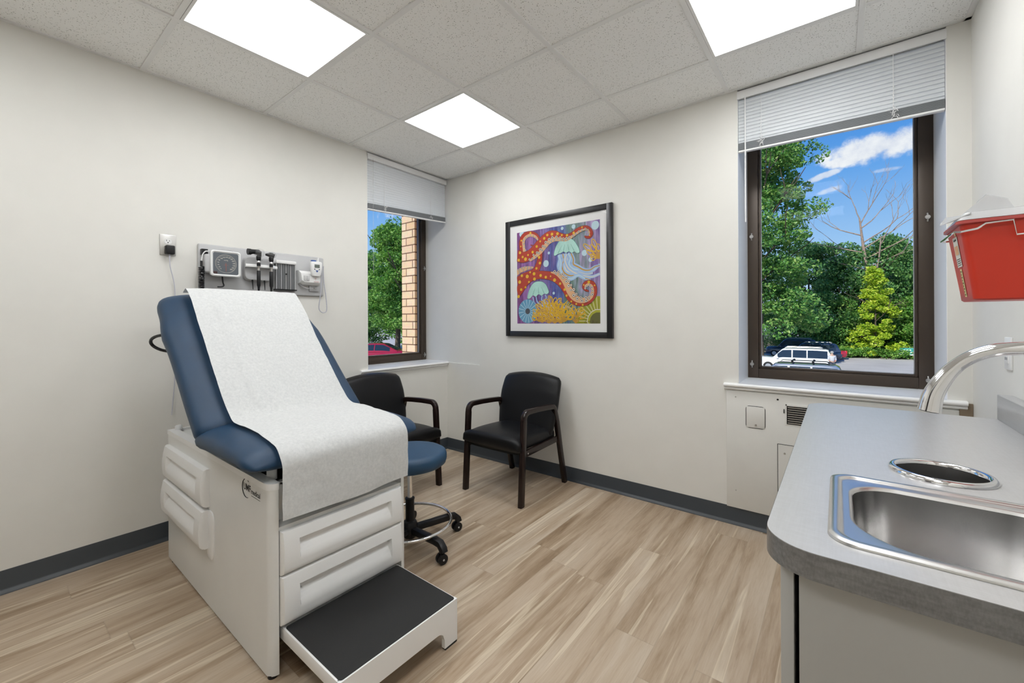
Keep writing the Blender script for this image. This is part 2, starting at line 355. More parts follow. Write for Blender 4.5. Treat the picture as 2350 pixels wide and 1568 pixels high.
def tag(o, label=None, cat=None, group=None, kind=None):
    if label: o['label'] = label
    if cat: o['category'] = cat
    if group: o['group'] = group
    if kind: o['kind'] = kind
    return o
def thing(name, label, cat, loc=(0, 0, 0), group=None):
    o = bpy.data.objects.new(name, None); COL.objects.link(o); o.location = loc; o.empty_display_size = .1
    return tag(o, label, cat, group)
def copy_tree(o, parent=None):
    c = o.copy(); COL.objects.link(c); c.parent = parent
    for ch in list(o.children): copy_tree(ch, c)
    return c
def B(lo, hi, mat=None, bev=0, seg=2): return MB().box(lo, hi, mat, bev, seg)
TENT={
 'curl_left':([(0.921, 1.775), (0.914, 1.825), (0.912, 1.873), (0.932, 1.919), (0.969, 1.937), (1.013, 1.936), (1.057, 1.919), (1.087, 1.887), (1.104, 1.85)],[0.0363, 0.0399, 0.0417, 0.0417, 0.0399, 0.0381, 0.0363, 0.0327, 0.0272]),
 'small_tip':([(1.008, 1.842), (1.029, 1.834), (1.041, 1.814), (1.029, 1.796)],[0.0036, 0.0091, 0.0145, 0.0181]),
 'vertical':([(1.105, 1.788), (1.1, 1.726), (1.086, 1.673), (1.055, 1.624), (0.997, 1.597), (0.928, 1.574), (0.862, 1.537)],[0.0417, 0.0526, 0.0599, 0.0671, 0.078, 0.0907, 0.0998]),
 'upper':([(0.863, 1.773), (0.929, 1.749), (0.993, 1.76), (1.046, 1.794), (1.094, 1.836), (1.141, 1.873), (1.192, 1.897), (1.241, 1.895), (1.294, 1.873), (1.346, 1.862), (1.397, 1.874), (1.443, 1.901), (1.488, 1.913), (1.524, 1.908), (1.55, 1.884), (1.556, 1.857), (1.54, 1.84), (1.516, 1.841), (1.5, 1.852)],[0.1089, 0.1016, 0.0944, 0.0871, 0.0835, 0.0798, 0.0762, 0.0708, 0.0635, 0.0544, 0.0472, 0.0417, 0.0381, 0.0345, 0.0308, 0.0272, 0.0236, 0.0181, 0.0073]),
 'lower':([(0.861, 1.448), (0.907, 1.494), (0.957, 1.548), (1.026, 1.583), (1.093, 1.592), (1.158, 1.585), (1.213, 1.574), (1.266, 1.551), (1.314, 1.514), (1.352, 1.464), (1.382, 1.41), (1.424, 1.376), (1.469, 1.362), (1.517, 1.365), (1.557, 1.389), (1.579, 1.424), (1.581, 1.466), (1.562, 1.499), (1.526, 1.509), (1.498, 1.496), (1.491, 1.471), (1.51, 1.45), (1.534, 1.44)],[0.0907, 0.0871, 0.0817, 0.0762, 0.0726, 0.0726, 0.078, 0.0889, 0.0944, 0.0944, 0.0907, 0.0798, 0.0671, 0.0581, 0.049, 0.0436, 0.0381, 0.0327, 0.029, 0.0272, 0.0236, 0.0181, 0.0054]),
}
SPOTS= [(0.902, 1.79, 0.012), (0.888, 1.73, 0.012), (0.929, 1.752, 0.0103), (0.958, 1.732, 0.0146), (0.984, 1.763, 0.0086), (1.03, 1.782, 0.0112), (1.07, 1.823, 0.0112), (1.104, 1.86, 0.0086), (1.143, 1.879, 0.0112), (1.172, 1.902, 0.0103), (1.216, 1.903, 0.012), (1.266, 1.9, 0.012), (1.305, 1.884, 0.0086), (1.351, 1.877, 0.0103), (1.409, 1.887, 0.0103), (1.094, 1.733, 0.0112), (1.1, 1.687, 0.0112), (1.067, 1.647, 0.0103), (1.043, 1.605, 0.0137), (0.975, 1.588, 0.0155), (0.92, 1.598, 0.012), (1.004, 1.62, 0.0086), (0.897, 1.547, 0.0146), (1.107, 1.587, 0.012), (1.156, 1.57, 0.0112), (1.201, 1.574, 0.0069), (1.238, 1.542, 0.0137), (1.288, 1.511, 0.0103), (1.047, 1.562, 0.0137), (0.992, 1.542, 0.0095), (0.957, 1.5, 0.0095), (0.913, 1.483, 0.012), (0.885, 1.427, 0.0137), (1.328, 1.463, 0.0103), (1.345, 1.416, 0.0095), (1.386, 1.37, 0.0077), (1.429, 1.35, 0.0077), (1.483, 1.341, 0.0077), (1.534, 1.508, 0.0112), (1.009, 1.939, 0.0103), (0.917, 1.889, 0.0077), (0.911, 1.841, 0.0069), (1.48, 1.92, 0.0069), (1.542, 1.852, 0.006), (1.581, 1.481, 0.006), (1.493, 1.489, 0.006)]
SUCKERS= [(1.06, 1.742, 0.0103), (1.027, 1.729, 0.0103), (0.998, 1.726, 0.0095), (1.039, 1.757, 0.0103), (1.073, 1.773, 0.0112), (1.092, 1.766, 0.0095), (1.103, 1.796, 0.0112), (1.124, 1.786, 0.0103), (1.13, 1.819, 0.0112), (1.15, 1.81, 0.0103), (1.157, 1.846, 0.012), (1.18, 1.833, 0.0103), (1.189, 1.865, 0.012), (1.21, 1.849, 0.0095), (1.219, 1.875, 0.012), (1.239, 1.855, 0.0103), (1.256, 1.876, 0.0112), (1.269, 1.857, 0.0095), (1.29, 1.866, 0.0103), (1.298, 1.848, 0.0095), (1.318, 1.855, 0.0103), (1.324, 1.84, 0.0095), (1.346, 1.855, 0.0103), (1.353, 1.843, 0.0086), (1.373, 1.859, 0.0103), (1.405, 1.864, 0.0103), (1.429, 1.877, 0.0095), (1.453, 1.89, 0.0095), (1.481, 1.898, 0.0095), (1.508, 1.903, 0.0095), (1.528, 1.892, 0.0086), (1.532, 1.872, 0.0077), (0.959, 1.804, 0.0086), (0.949, 1.833, 0.0086), (0.943, 1.857, 0.0086), (0.939, 1.884, 0.0086), (0.959, 1.904, 0.0095), (0.981, 1.917, 0.0086), (1.008, 1.921, 0.0086), (1.037, 1.912, 0.0077), (1.061, 1.895, 0.0077), (1.08, 1.877, 0.0077), (0.89, 1.649, 0.0086), (0.92, 1.661, 0.0086), (0.95, 1.666, 0.0086), (0.98, 1.663, 0.0086), (1.009, 1.657, 0.0086), (0.898, 1.628, 0.0077), (0.938, 1.644, 0.0077), (0.978, 1.646, 0.0077), (1.24, 1.608, 0.012), (1.275, 1.603, 0.0112), (1.253, 1.59, 0.0095), (1.288, 1.58, 0.0103), (1.312, 1.582, 0.0112), (1.317, 1.554, 0.0112), (1.343, 1.555, 0.0112), (1.344, 1.525, 0.0112), (1.367, 1.524, 0.0112), (1.365, 1.491, 0.012), (1.387, 1.494, 0.0095), (1.409, 1.459, 0.012), (1.385, 1.456, 0.0095), (1.408, 1.415, 0.0129), (1.43, 1.423, 0.0112), (1.438, 1.39, 0.012), (1.469, 1.394, 0.0112), (1.477, 1.372, 0.012), (1.511, 1.394, 0.0112), (1.513, 1.371, 0.012), (1.537, 1.39, 0.0112), (1.546, 1.412, 0.0095), (1.564, 1.416, 0.0103), (1.565, 1.442, 0.0095), (1.56, 1.467, 0.0095), (1.542, 1.486, 0.0095), (1.518, 1.48, 0.0086), (1.506, 1.463, 0.0077)]
PEACH=[
 ([(1.002, 1.713), (1.056, 1.742), (1.108, 1.776), (1.15, 1.814), (1.191, 1.847), (1.241, 1.86), (1.294, 1.852), (1.346, 1.845), (1.397, 1.863), (1.443, 1.884), (1.488, 1.899), (1.52, 1.896), (1.54, 1.877), (1.54, 1.859)],[0.0181, 0.0308, 0.0363, 0.0417, 0.0417, 0.0399, 0.0308, 0.0308, 0.0236, 0.02, 0.0163, 0.0145, 0.0109, 0.0045]),
 ([(1.204, 1.605), (1.257, 1.59), (1.31, 1.552), (1.344, 1.505), (1.374, 1.448), (1.411, 1.402), (1.461, 1.377), (1.513, 1.378), (1.553, 1.403), (1.565, 1.442), (1.554, 1.479), (1.526, 1.491), (1.506, 1.481), (1.503, 1.463)],[0.0091, 0.0308, 0.0508, 0.0581, 0.0635, 0.0599, 0.0508, 0.0417, 0.0345, 0.029, 0.0236, 0.0181, 0.0145, 0.0054]),
 ([(0.947, 1.781), (0.941, 1.838), (0.939, 1.882), (0.964, 1.911), (1.008, 1.922), (1.057, 1.903), (1.085, 1.87)],[0.0272, 0.0308, 0.0308, 0.029, 0.0272, 0.0236, 0.0163]),
 ([(0.862, 1.623), (0.908, 1.644), (0.968, 1.655), (1.036, 1.657)],[0.0508, 0.0472, 0.0381, 0.0145]),
]
BUBBLES= [(0.918, 1.943, 0.0241), (1.307, 1.936, 0.0129), (1.406, 1.936, 0.0172), (1.587, 1.92, 0.0326), (1.157, 1.678, 0.0275), (1.497, 1.727, 0.0232), (1.184, 1.759, 0.0112), (1.547, 1.672, 0.0172), (1.228, 1.44, 0.0112)]
BELLS= [[(1.233, 1.737), (1.24, 1.773), (1.257, 1.809), (1.285, 1.84), (1.324, 1.854), (1.367, 1.852), (1.405, 1.833), (1.434, 1.796), (1.453, 1.761), (1.457, 1.735), (1.434, 1.732), (1.413, 1.747), (1.392, 1.738), (1.367, 1.752), (1.341, 1.744), (1.319, 1.756), (1.293, 1.745), (1.271, 1.743), (1.249, 1.733)], [(0.976, 1.411), (0.984, 1.45), (1.006, 1.497), (1.04, 1.531), (1.083, 1.54), (1.125, 1.533), (1.158, 1.508), (1.176, 1.473), (1.183, 1.449), (1.162, 1.435), (1.139, 1.44), (1.115, 1.425), (1.087, 1.438), (1.059, 1.42), (1.03, 1.431), (1.001, 1.406)]]
STRANDS= [[(1.289, 1.738), (1.284, 1.693), (1.275, 1.649), (1.293, 1.602), (1.327, 1.57)], [(1.311, 1.739), (1.319, 1.69), (1.306, 1.639), (1.327, 1.592), (1.378, 1.566), (1.437, 1.569), (1.486, 1.544), (1.542, 1.526)], [(1.332, 1.739), (1.349, 1.694), (1.328, 1.652), (1.345, 1.606), (1.404, 1.586), (1.454, 1.59), (1.51, 1.571), (1.566, 1.574), (1.621, 1.605)], [(1.358, 1.738), (1.379, 1.699), (1.366, 1.656), (1.404, 1.616), (1.462, 1.604), (1.518, 1.585), (1.574, 1.595), (1.622, 1.633)], [(1.384, 1.736), (1.404, 1.689), (1.404, 1.652), (1.446, 1.627), (1.494, 1.601), (1.542, 1.597), (1.582, 1.616), (1.622, 1.623)], [(1.345, 1.732), (1.332, 1.689), (1.353, 1.635), (1.387, 1.602), (1.437, 1.576), (1.494, 1.558), (1.558, 1.546), (1.622, 1.563)], [(1.276, 1.735), (1.293, 1.67), (1.288, 1.617), (1.327, 1.555), (1.387, 1.543), (1.445, 1.565), (1.502, 1.536)], [(1.03, 1.417), (1.044, 1.369), (1.082, 1.344), (1.12, 1.32)], [(1.059, 1.42), (1.073, 1.376), (1.11, 1.351), (1.147, 1.335)], [(1.12, 1.425), (1.115, 1.39), (1.148, 1.366), (1.202, 1.341)], [(1.148, 1.431), (1.157, 1.404), (1.129, 1.366), (1.175, 1.327)], [(1.317, 1.323), (1.352, 1.33), (1.39, 1.307), (1.352, 1.293)]]
URCHIN= (0.976, 1.303) 
ANEM= (1.607, 1.217)
LOOPS= [((1.625, 1.675), (1.548, 1.708)), ((1.625, 1.675), (1.492, 1.791)), ((1.625, 1.675), (1.55, 1.781)), ((1.625, 1.675), (1.564, 1.82)), ((1.625, 1.675), (1.518, 1.742)), ((1.625, 1.675), (1.551, 1.682)), ((1.625, 1.675), (1.606, 1.78)), ((1.119, 1.211), (1.021, 1.259)), ((1.119, 1.211), (1.032, 1.316)), ((1.119, 1.211), (1.086, 1.341)), ((1.119, 1.211), (1.144, 1.328)), ((1.119, 1.211), (1.202, 1.321)), ((1.119, 1.211), (1.212, 1.259)), ((1.183, 1.203), (1.042, 1.272)), ((1.183, 1.203), (1.057, 1.356)), ((1.183, 1.203), (1.137, 1.393)), ((1.183, 1.203), (1.22, 1.372)), ((1.183, 1.203), (1.302, 1.363)), ((1.183, 1.203), (1.316, 1.273)), ((1.238, 1.203), (1.076, 1.283)), ((1.238, 1.203), (1.094, 1.38)), ((1.238, 1.203), (1.184, 1.421)), ((1.238, 1.203), (1.279, 1.397)), ((1.238, 1.203), (1.372, 1.386)), ((1.238, 1.203), (1.387, 1.283)), ((1.291, 1.203), (1.166, 1.265)), ((1.291, 1.203), (1.179, 1.341)), ((1.291, 1.203), (1.249, 1.374)), ((1.291, 1.203), (1.323, 1.356)), ((1.291, 1.203), (1.396, 1.347)), ((1.291, 1.203), (1.408, 1.266)), ((1.147, 1.265), (1.062, 1.308)), ((1.147, 1.265), (1.071, 1.358)), ((1.147, 1.265), (1.119, 1.38)), ((1.147, 1.265), (1.169, 1.367)), ((1.147, 1.265), (1.22, 1.361)), ((1.147, 1.265), (1.228, 1.307)), ((1.225, 1.303), (1.142, 1.345)), ((1.225, 1.303), (1.151, 1.394)), ((1.225, 1.303), (1.197, 1.415)), ((1.225, 1.303), (1.246, 1.403)), ((1.225, 1.303), (1.295, 1.397)), ((1.225, 1.303), (1.304, 1.343)), ((1.273, 1.264), (1.192, 1.305)), ((1.273, 1.264), (1.201, 1.354)), ((1.273, 1.264), (1.246, 1.375)), ((1.273, 1.264), (1.294, 1.364)), ((1.273, 1.264), (1.343, 1.358)), ((1.273, 1.264), (1.351, 1.304)), ((1.202, 1.242), (1.124, 1.28)), ((1.202, 1.242), (1.132, 1.327)), ((1.202, 1.242), (1.176, 1.347)), ((1.202, 1.242), (1.222, 1.336)), ((1.202, 1.242), (1.269, 1.331)), ((1.202, 1.242), (1.276, 1.28)), ((1.255, 1.219), (1.19, 1.251)), ((1.255, 1.219), (1.197, 1.29)), ((1.255, 1.219), (1.234, 1.308)), ((1.255, 1.219), (1.272, 1.299)), ((1.255, 1.219), (1.312, 1.295)), ((1.255, 1.219), (1.318, 1.252)), ((1.325, 1.218), (1.251, 1.256)), ((1.325, 1.218), (1.259, 1.301)), ((1.325, 1.218), (1.301, 1.321)), ((1.325, 1.218), (1.345, 1.311)), ((1.325, 1.218), (1.389, 1.306)), ((1.325, 1.218), (1.396, 1.256)), ((1.091, 1.219), (1.027, 1.25)), ((1.091, 1.219), (1.034, 1.287)), ((1.091, 1.219), (1.07, 1.304)), ((1.091, 1.219), (1.107, 1.295)), ((1.091, 1.219), (1.146, 1.291)), ((1.091, 1.219), (1.152, 1.25)), ((1.423, 1.203), (1.355, 1.275)), ((1.423, 1.203), (1.374, 1.322)), ((1.423, 1.203), (1.423, 1.309)), ((1.423, 1.203), (1.479, 1.324)), ((1.423, 1.203), (1.506, 1.277)), ((1.427, 1.247), (1.386, 1.291)), ((1.427, 1.247), (1.404, 1.326)), ((1.427, 1.247), (1.455, 1.315)), ((1.427, 1.247), (1.496, 1.298))]
SIGN= [[(1.517, 1.225), (1.502, 1.216), (1.505, 1.205), (1.521, 1.207)], [(1.529, 1.214), (1.537, 1.221), (1.541, 1.21), (1.549, 1.219)], [(1.564, 1.205), (1.563, 1.226), (1.576, 1.221), (1.566, 1.216), (1.58, 1.209)], [(1.588, 1.218), (1.595, 1.21), (1.603, 1.219), (1.607, 1.209)]]
# ------------------------------------------------------------------ room shell (x right along the far wall, y into the far wall, z up)
W, H, D = 3.464, 2.594, -4.3          # right wall, ceiling height, wall behind the camera
EX = .42                              # exterior wall thickness
def structure(name, mb, mat=None, parent=None, **k):
    o = obj(name, mb, mat, parent, **k)
    if parent is None: o['kind'] = 'structure'
    return o
structure('floor', B((-.0, D, -.12), (W, 0.0, 0)), MT['floor'])
structure('ceiling', B((-EX, D, H + .003), (W, EX, H + .08)), MT['tile'])
tb = MB(); gx = [.629 + .61 * i for i in range(5)]; gy = [-.41 - .61 * j for j in range(7)]
for x in gx: tb.box((x - .012, D, H - .003), (x + .012, .0, H + .006), MT['tbar'], .0008, 1)
for y in gy: tb.box((0, y - .012, H - .0027), (W, y + .012, H + .005), MT['tbar'], .0008, 1)
structure('trim_1', tb)
ta = MB()   # wall angle around the edge
ta.box((0, D, H - .002), (.022, -.0, H + .006)); ta.box((0, -.022, H - .002), (W, 0, H + .006)); ta.box((W - .022, D, H - .002), (W, 0, H + .006))
structure('trim_2', ta, MT['tbar'])

# left wall with window opening y -.863..+.02, z .84..H
WA0, WA1, SA = -.863, .022, .838
ml = MB()
ml.box((-EX, D, -.12), (0, WA0, H + .05)); ml.box((-EX, WA0, -.12), (0, 0, SA - .02))
ml.box((-EX, WA0, 2.56), (-.06, WA1 + .2, H + .05))
structure('wall_left', ml, MT['wall'])
# far wall with shallow niche x 0...425 above the sill line, and window opening x 2.511..3.382
XB0, XB1, SB = 2.511, 3.384, .846
mb = MB()
mb.box((-EX, .022, SA - .012), (.424, EX, H + .05)); mb.box((-EX, 0, -.12), (.424, EX, SA - .012))
mb.box((.424, 0, -.12), (XB0, EX, H + .05)); mb.box((XB0, 0, -.12), (XB1, EX, SB - .02))
mb.box((XB0, .06, 2.56), (XB1, EX, H + .05)); mb.box((XB1, 0, -.12), (W + .2, EX, H + .05))
structure('wall_back', mb, MT['wall'])
structure('wall_right', B((W, D, -.12), (W + .2, 0, H + .05)), MT['wall'])
structure('wall_front', B((-EX, D - .2, -.12), (W + .2, D, H + .05)), MT['wall'])
dr = thing('door_1', None, None, (1.3, D, 0)); dr['kind'] = 'structure'
obj('door_panel', B((.85, D, .005), (1.75, D + .04, 2.05), None, .003), MT['espresso'], dr)
fr = MB(); fr.box((.78, D, 0), (.85, D + .05, 2.12)); fr.box((1.75, D, 0), (1.82, D + .05, 2.12)); fr.box((.85, D, 2.05), (1.75, D + .05, 2.12)); obj('door_frame', fr, MT['plastic2'], dr)
obj('door_handle', MB().cyl((1.68, D + .04, 1.0), (1.68, D + .09, 1.0), .012).cyl((1.68, D + .09, 1.0), (1.56, D + .09, 1.0), .009), MT['steel'], dr)

# baseboards: cove profile
def base(name, a, b, n, top=.104):
    a = Vector(a); b = Vector(b); n = Vector(n)
    pr = [(0, 0), (.018, 0), (.016, .006), (.008, .014), (.004, .022), (.003, top - .004), (.0015, top), (0, top)]
    structure(name, MB().loft([[p + n * u + Vector((0, 0, z)) for u, z in pr] for p in (a, b)]), MT['rubber_base'], smooth=50)
base('baseboard_left', (0, D, 0), (0, 0, 0), (1, 0, 0))
base('baseboard_back', (0, 0, 0), (W, 0, 0), (0, -1, 0))
base('baseboard_right', (W, -.56, 0), (W, 0, 0), (-1, 0, 0))

# sills
def sill(mb, p0, p1, n, z, depth_in, th=.026, nose=.022):
    p0 = Vector(p0); p1 = Vector(p1); n = Vector(n); pr = []
    pr += [(-depth_in, z), (nose - .006, z)]
    for k in range(1, 6): a = radians(90 - 36 * k); pr.append((nose - .006 + .011 * cos(a), z - .011 + .011 * sin(a)))
    pr += [(nose - .012, z - .024), (nose - .008, z - .028), (nose - .009, z - .034), (.002, z - .044), (.002, z - .046), (-.003, z - .046), (-.003, z - .03), (-depth_in, z - .03)]
    mb.loft([[p + n * u + Vector((0, 0, 0)) + Vector((0, 0, zz)) for u, zz in pr] for p in (p0, p1)])
s = MB(); sill(s, (2.436, 0, 0), (3.445, 0, 0), (0, -1, 0), SB, .004, nose=.03); s.box((XB0, -.004, SB - .03), (XB1, .34, SB))
structure('trim_3', s, MT['white_paint'], smooth=40)
s = MB(); sill(s, (0, -.937, 0), (0, -.003, 0), (1, 0, 0), SA, .004, nose=.026); s.box((-.34, WA0, SA - .03), (.004, .021, SA))
structure('trim_4', s, MT['white_paint'], smooth=40)
# white painted reveals (jamb linings)
s = MB(); s.box((XB0, .002, SB), (XB0 + .002, .33, 2.56)); s.box((XB1 - .002, .002, SB), (XB1, .33, 2.56)); s.box((XB0, .062, 2.554), (XB1, .325, 2.559))
structure('trim_5', s, MT['white_paint'])
s = MB(); s.box((-.33, WA0, SA), (-.002, WA0 + .004, 2.56)); structure('trim_6', s, MT['white_paint'])
structure('trim_7', B((3.42, -.012, .69), (W - .001, -.001, .835)), MT['bead'])

# windows: bronze frames, latches, glass
def window(n, along, across, a0, a1, z0, z1, face, w=.058):
    """along/across: unit vectors of the width and outward depth; face: depth of the inner frame face."""
    A = Vector(along); O = Vector(across)
    def bx(m, u0, u1, d0, d1, zz0, zz1, bev=.003):
        p = A * u0 + O * d0; q = A * u1 + O * d1
        m.box((min(p.x, q.x), min(p.y, q.y), zz0), (max(p.x, q.x), max(p.y, q.y), zz1), None, bev)
    f = MB()
    bx(f, a0, a0 + w, face, face + .06, z0, z1); bx(f, a1 - w, a1, face, face + .06, z0, z1)
    bx(f, a0 + w, a1 - w, face, face + .06, z0, z0 + w); bx(f, a0 + w, a1 - w, face, face + .06, z1 - w, z1)
    g0, g1, h0, h1 = a0 + w, a1 - w, z0 + w, z1 - w
    b = .014
    bx(f, g0, g0 + b, face + .012, face + .05, h0, h1, .002); bx(f, g1 - b, g1, face + .012, face + .05, h0, h1, .002)
    bx(f, g0 + b, g1 - b, face + .012, face + .05, h0, h0 + b, .002); bx(f, g0 + b, g1 - b, face + .012, face + .05, h1 - b, h1, .002)
    o = obj('window_%d' % n, f, MT['bronze'], None, loc=A * a0 + O * face + Vector((0, 0, z0))); o['kind'] = 'structure'
    g = MB(); bx(g, g0 + b, g1 - b, face + .03, face + .034, h0 + b, h1 - b, 0); obj('glass', g, MT['glass'], o, smooth=None)
    bd = MB(); bx(bd, g0 + b, g0 + b + .003, face + .026, face + .03, h0 + b, h1 - b, 0); bx(bd, g0 + b, g1 - b, face + .026, face + .03, h0 + b, h0 + b + .003, 0); bx(bd, g1 - b - .003, g1 - b, face + .026, face + .03, h0 + b, h1 - b, 0)
    obj('glazing_bead', bd, MT['plastic2'], o)
    for u, z in ((a0 + w * .42, z0 + .09), (a1 - w * .42, z0 + .05), (a0 + w * .42, z0 + .92), (a1 - w * .42, z0 + .92)):
        p = A * u + O * face + Vector((0, 0, z)); q = p - O * .014
        l = MB().cyl(p + O * .004, q, .011, None, 12).cyl(q, q - O * .006, .006, None, 10)
        l.tube([p + Vector((0, 0, -.022)) - O * .003, q, p + Vector((0, 0, .022)) - O * .003], .004, None, 8)
        obj('latch', l, MT['steelp'], o)
    return o
window(2, (1, 0, 0), (0, 1, 0), XB0, XB1, SB, 2.45, .325, .062)
window(1, (0, 1, 0), (-1, 0, 0), WA0, WA1 - .004, SA, 2.45, .325, .062)

# ceiling lights
def ceiling_light(x, y, label):
    t = thing('ceiling_light', label, 'ceiling light', (x + .305, y - .305, H), 'square lit panels in the ceiling grid')
    x0, x1, y0, y1 = x + .013, x + .597, y - .597, y - .013; w = .012
    f = MB(); z0, z1 = H - .004, H + .006
    f.box((x0, y0, z0), (x1, y0 + w, z1)); f.box((x0, y1 - w, z0), (x1, y1, z1)); f.box((x0, y0 + w, z0), (x0 + w, y1 - w, z1)); f.box((x1 - w, y0 + w, z0), (x1, y1 - w, z1))
    obj('frame', f, MT['tbar'], t)
    obj('diffuser', B((x0 + w, y0 + w, H - .001), (x1 - w, y1 - w, H + .005)), MT['diffuser'], t, smooth=None)
ceiling_light(gx[0], gy[2], 'large bright square ceiling light above the examination table')
ceiling_light(gx[0], gy[0], 'bright ceiling light nearest the room corner between the two windows')
ceiling_light(gx[3], gy[0], 'bright ceiling light in front of the large window blind')
for i, j, lb in ((3, 2, 'ceiling light above the sink counter'), (0, 4, 'ceiling light behind the head of the room near the door'), (3, 4, 'ceiling light near the door on the sink side')):
    ceiling_light(gx[i], gy[j], lb)

# ------------------------------------------------------------------ blinds
def blind(label, along, out, a0, a1, ztop, zb0, zb1, face, cords, wand):
    A = Vector(along); O = Vector(out); Z = Vector((0, 0, 1))
    t = thing('window_blind', label, 'blind', A * ((a0 + a1) / 2) + O * face + Z * ztop, 'white slatted blinds raised at the windows')
    def slab(m, u0, u1, d0, d1, z00, z01, h, mat=None):
        # sloping slab: bottom z00 at u0, z01 at u1
        vs = [A * u + O * d + Z * z for u, zz in ((u0, z00), (u1, z01)) for d in (d0, d1) for z in (zz, zz + h)]
        m.add(vs, [(0, 1, 3, 2), (4, 6, 7, 5), (0, 4, 5, 1), (2, 3, 7, 6), (1, 5, 7, 3), (0, 2, 6, 4)], mat)
    hr = MB(); slab(hr, a0, a1, face - .004, face + .034, ztop - .028, ztop - .028, .028); slab(hr, a0 + .001, a1 - .001, face - .012, face - .004, ztop - .05, ztop - .05, .040)
    obj('headrail', hr, MT['rail'], t)
    sl = MB(); top = ztop - .052; n = int(round((top - zb0 - .05) / .0208)); u0, u1 = a0 + .006, a1 - .006
    for k in range(n):
        f = (k + .5) / n
        z0 = top + (zb0 + .052 - top) * f; z1 = top + (zb1 + .052 - top) * f; pr = []
        for i in range(6):
            a = radians(-62) ; q = i / 5 - .5
            pr.append((face + .010 + q * .009, q * .0255))
        rings = [[A * u + O * (d + (.25 - (i / 5 - .5) ** 2) * -.013) + Z * (zz + h) for i, (d, h) in enumerate(pr)] for u, zz in ((u0, z0), (u1, z1))]
        sl.loft(rings, None, closed=False)
    obj('slats', sl, MT['blind'], t)
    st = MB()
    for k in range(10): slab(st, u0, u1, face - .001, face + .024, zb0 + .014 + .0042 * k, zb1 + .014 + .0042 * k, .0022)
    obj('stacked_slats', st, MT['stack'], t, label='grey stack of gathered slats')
    br = MB(); P0 = A * u0 + O * (face + .012) + Z * (zb0 + .006); P1 = A * u1 + O * (face + .012) + Z * (zb1 + .006)
    br.rect_path([P0, P1], (.013, .006), O, None, .004); obj('bottom_rail', br, MT['rail'], t)
    for cu in cords:
        c = MB(); f = (cu - u0) / (u1 - u0); zb = zb0 + (zb1 - zb0) * f; p = A * cu + O * (face - .006)
        c.tube([p + Z * (ztop - .05), p + Z * (zb + .06)], .0012, None, 6)
        for k in range(8): c.box(tuple(p + Z * (zb + .062 + k * .015) - Vector((.002, .002, .004))), tuple(p + Z * (zb + .062 + k * .015) + Vector((.002, .002, .004))))
        rr = random.Random(int(cu * 100))
        for k in range(14):
            q0 = p + Z * (zb + .03) + Vector([rr.uniform(-.014, .014) for _ in range(3)]) * .8 + Z * rr.uniform(-.025, .025) - O * .006
            q1 = q0 + Vector([rr.uniform(-.018, .018) for _ in range(3)]); c.tube([q0, (q0 + q1) / 2 + Vector((.004, .004, .006)), q1], .0014, None, 5)
        obj('ladder_cord', c, MT['cord'], t)
    p = A * wand[0] + O * (face - .012); obj('wand', MB().tube([p + Z * (ztop - .04), p + Z * wand[1]], .0035, None, 8), MT['clear'] if wand[2] else MT['cord'], t)
blind('long white blind raised at the top of the large window beside the sink', (1, 0, 0), (0, 1, 0), XB0 - .002, XB1 + .002, 2.586, 2.222, 2.205, .006, (2.633, 3.20), (2.553, 1.80, False))
blind('narrow white blind raised at the corner window next to the chairs', (0, 1, 0), (-1, 0, 0), WA0 + .003, -.004, 2.586, 2.128, 2.172, .004, (-.70, -.20), (-.812, 1.62, True))

# ------------------------------------------------------------------ convector cover under the large window
t = thing('radiator_cover', 'off-white painted metal cover panel with a louvred vent under the large window', 'radiator cover', (2.9, -.008, .1))
p = MB(); p.box((2.447, -.010, .102), (3.42, 0, SB - .045), None, .002); obj('panel', p, MT['cover'], t)
def groove(mb, x0, x1, z0, z1, r, w=.0018, y=-.0108, n=6, openb=False):
    pts = []
    for cx, cz, a0 in ((x1 - r, z1 - r, 0), (x0 + r, z1 - r, 90), (x0 + r, z0 + r, 180), (x1 - r, z0 + r, 270)):
        for k in range(n + 1): a = radians(a0 + 90 * k / n); pts.append((cx + r * cos(a), y, cz + r * sin(a)))
    mb.tube(pts, w / 2 + .0006, None, 6, closed=True)
h = B((2.553, -.0125, .594), (2.647, -.009, .718), None, .003); hatch = obj('access_hatch', h, MT['cover'], t)
g = MB(); groove(g, 2.5515, 2.6485, .5925, .7195, .018); obj('hatch_gap', g, MT['dark'], hatch)
obj('hatch_lock', MB().cyl((2.602, -.0128, .611), (2.602, -.0150, .611), .0055), MT['steelp'], hatch)
g = MB(); groove(g, 2.709, 3.25, .14, .522, .001); d = obj('lower_door', B((2.711, -.0118, .142), (3.248, -.009, .52)), MT['cover'], t); obj('door_gap', g, MT['dark'], d)
obj('screw', MB().cyl((2.742, -.0118, .473), (2.742, -.0142, .473), .005), MT['steelp'], d)
v = MB(); v.box((2.751, -.0108, .640), (3.13, -.0095, .745), MT['dark']); 
for k in range(8): v.box((2.757, -.0155, .6455 + .0122 * k), (3.125, -.0105, .6505 + .0122 * k), MT['steelp'])
v.box((2.748, -.017, .742), (3.13, -.010, .750), MT['cover']); v.box((2.746, -.017, .636), (2.753, -.010, .750), MT['cover'])
obj('vent_grille', v, None, t, label='dark louvred vent grille')
obj('vent_lever', B((2.738, -.016, .700), (2.742, -.010, .722)), MT['dark'], t)
for x, z in ((2.497, .208), (2.497, .765), (2.71, .772)): obj('screw', MB().cyl((x, -.010, z), (x, -.0125, z), .0035 if x < 2.6 else .005), MT['steelp'] if x < 2.6 else MT['dark'], t)

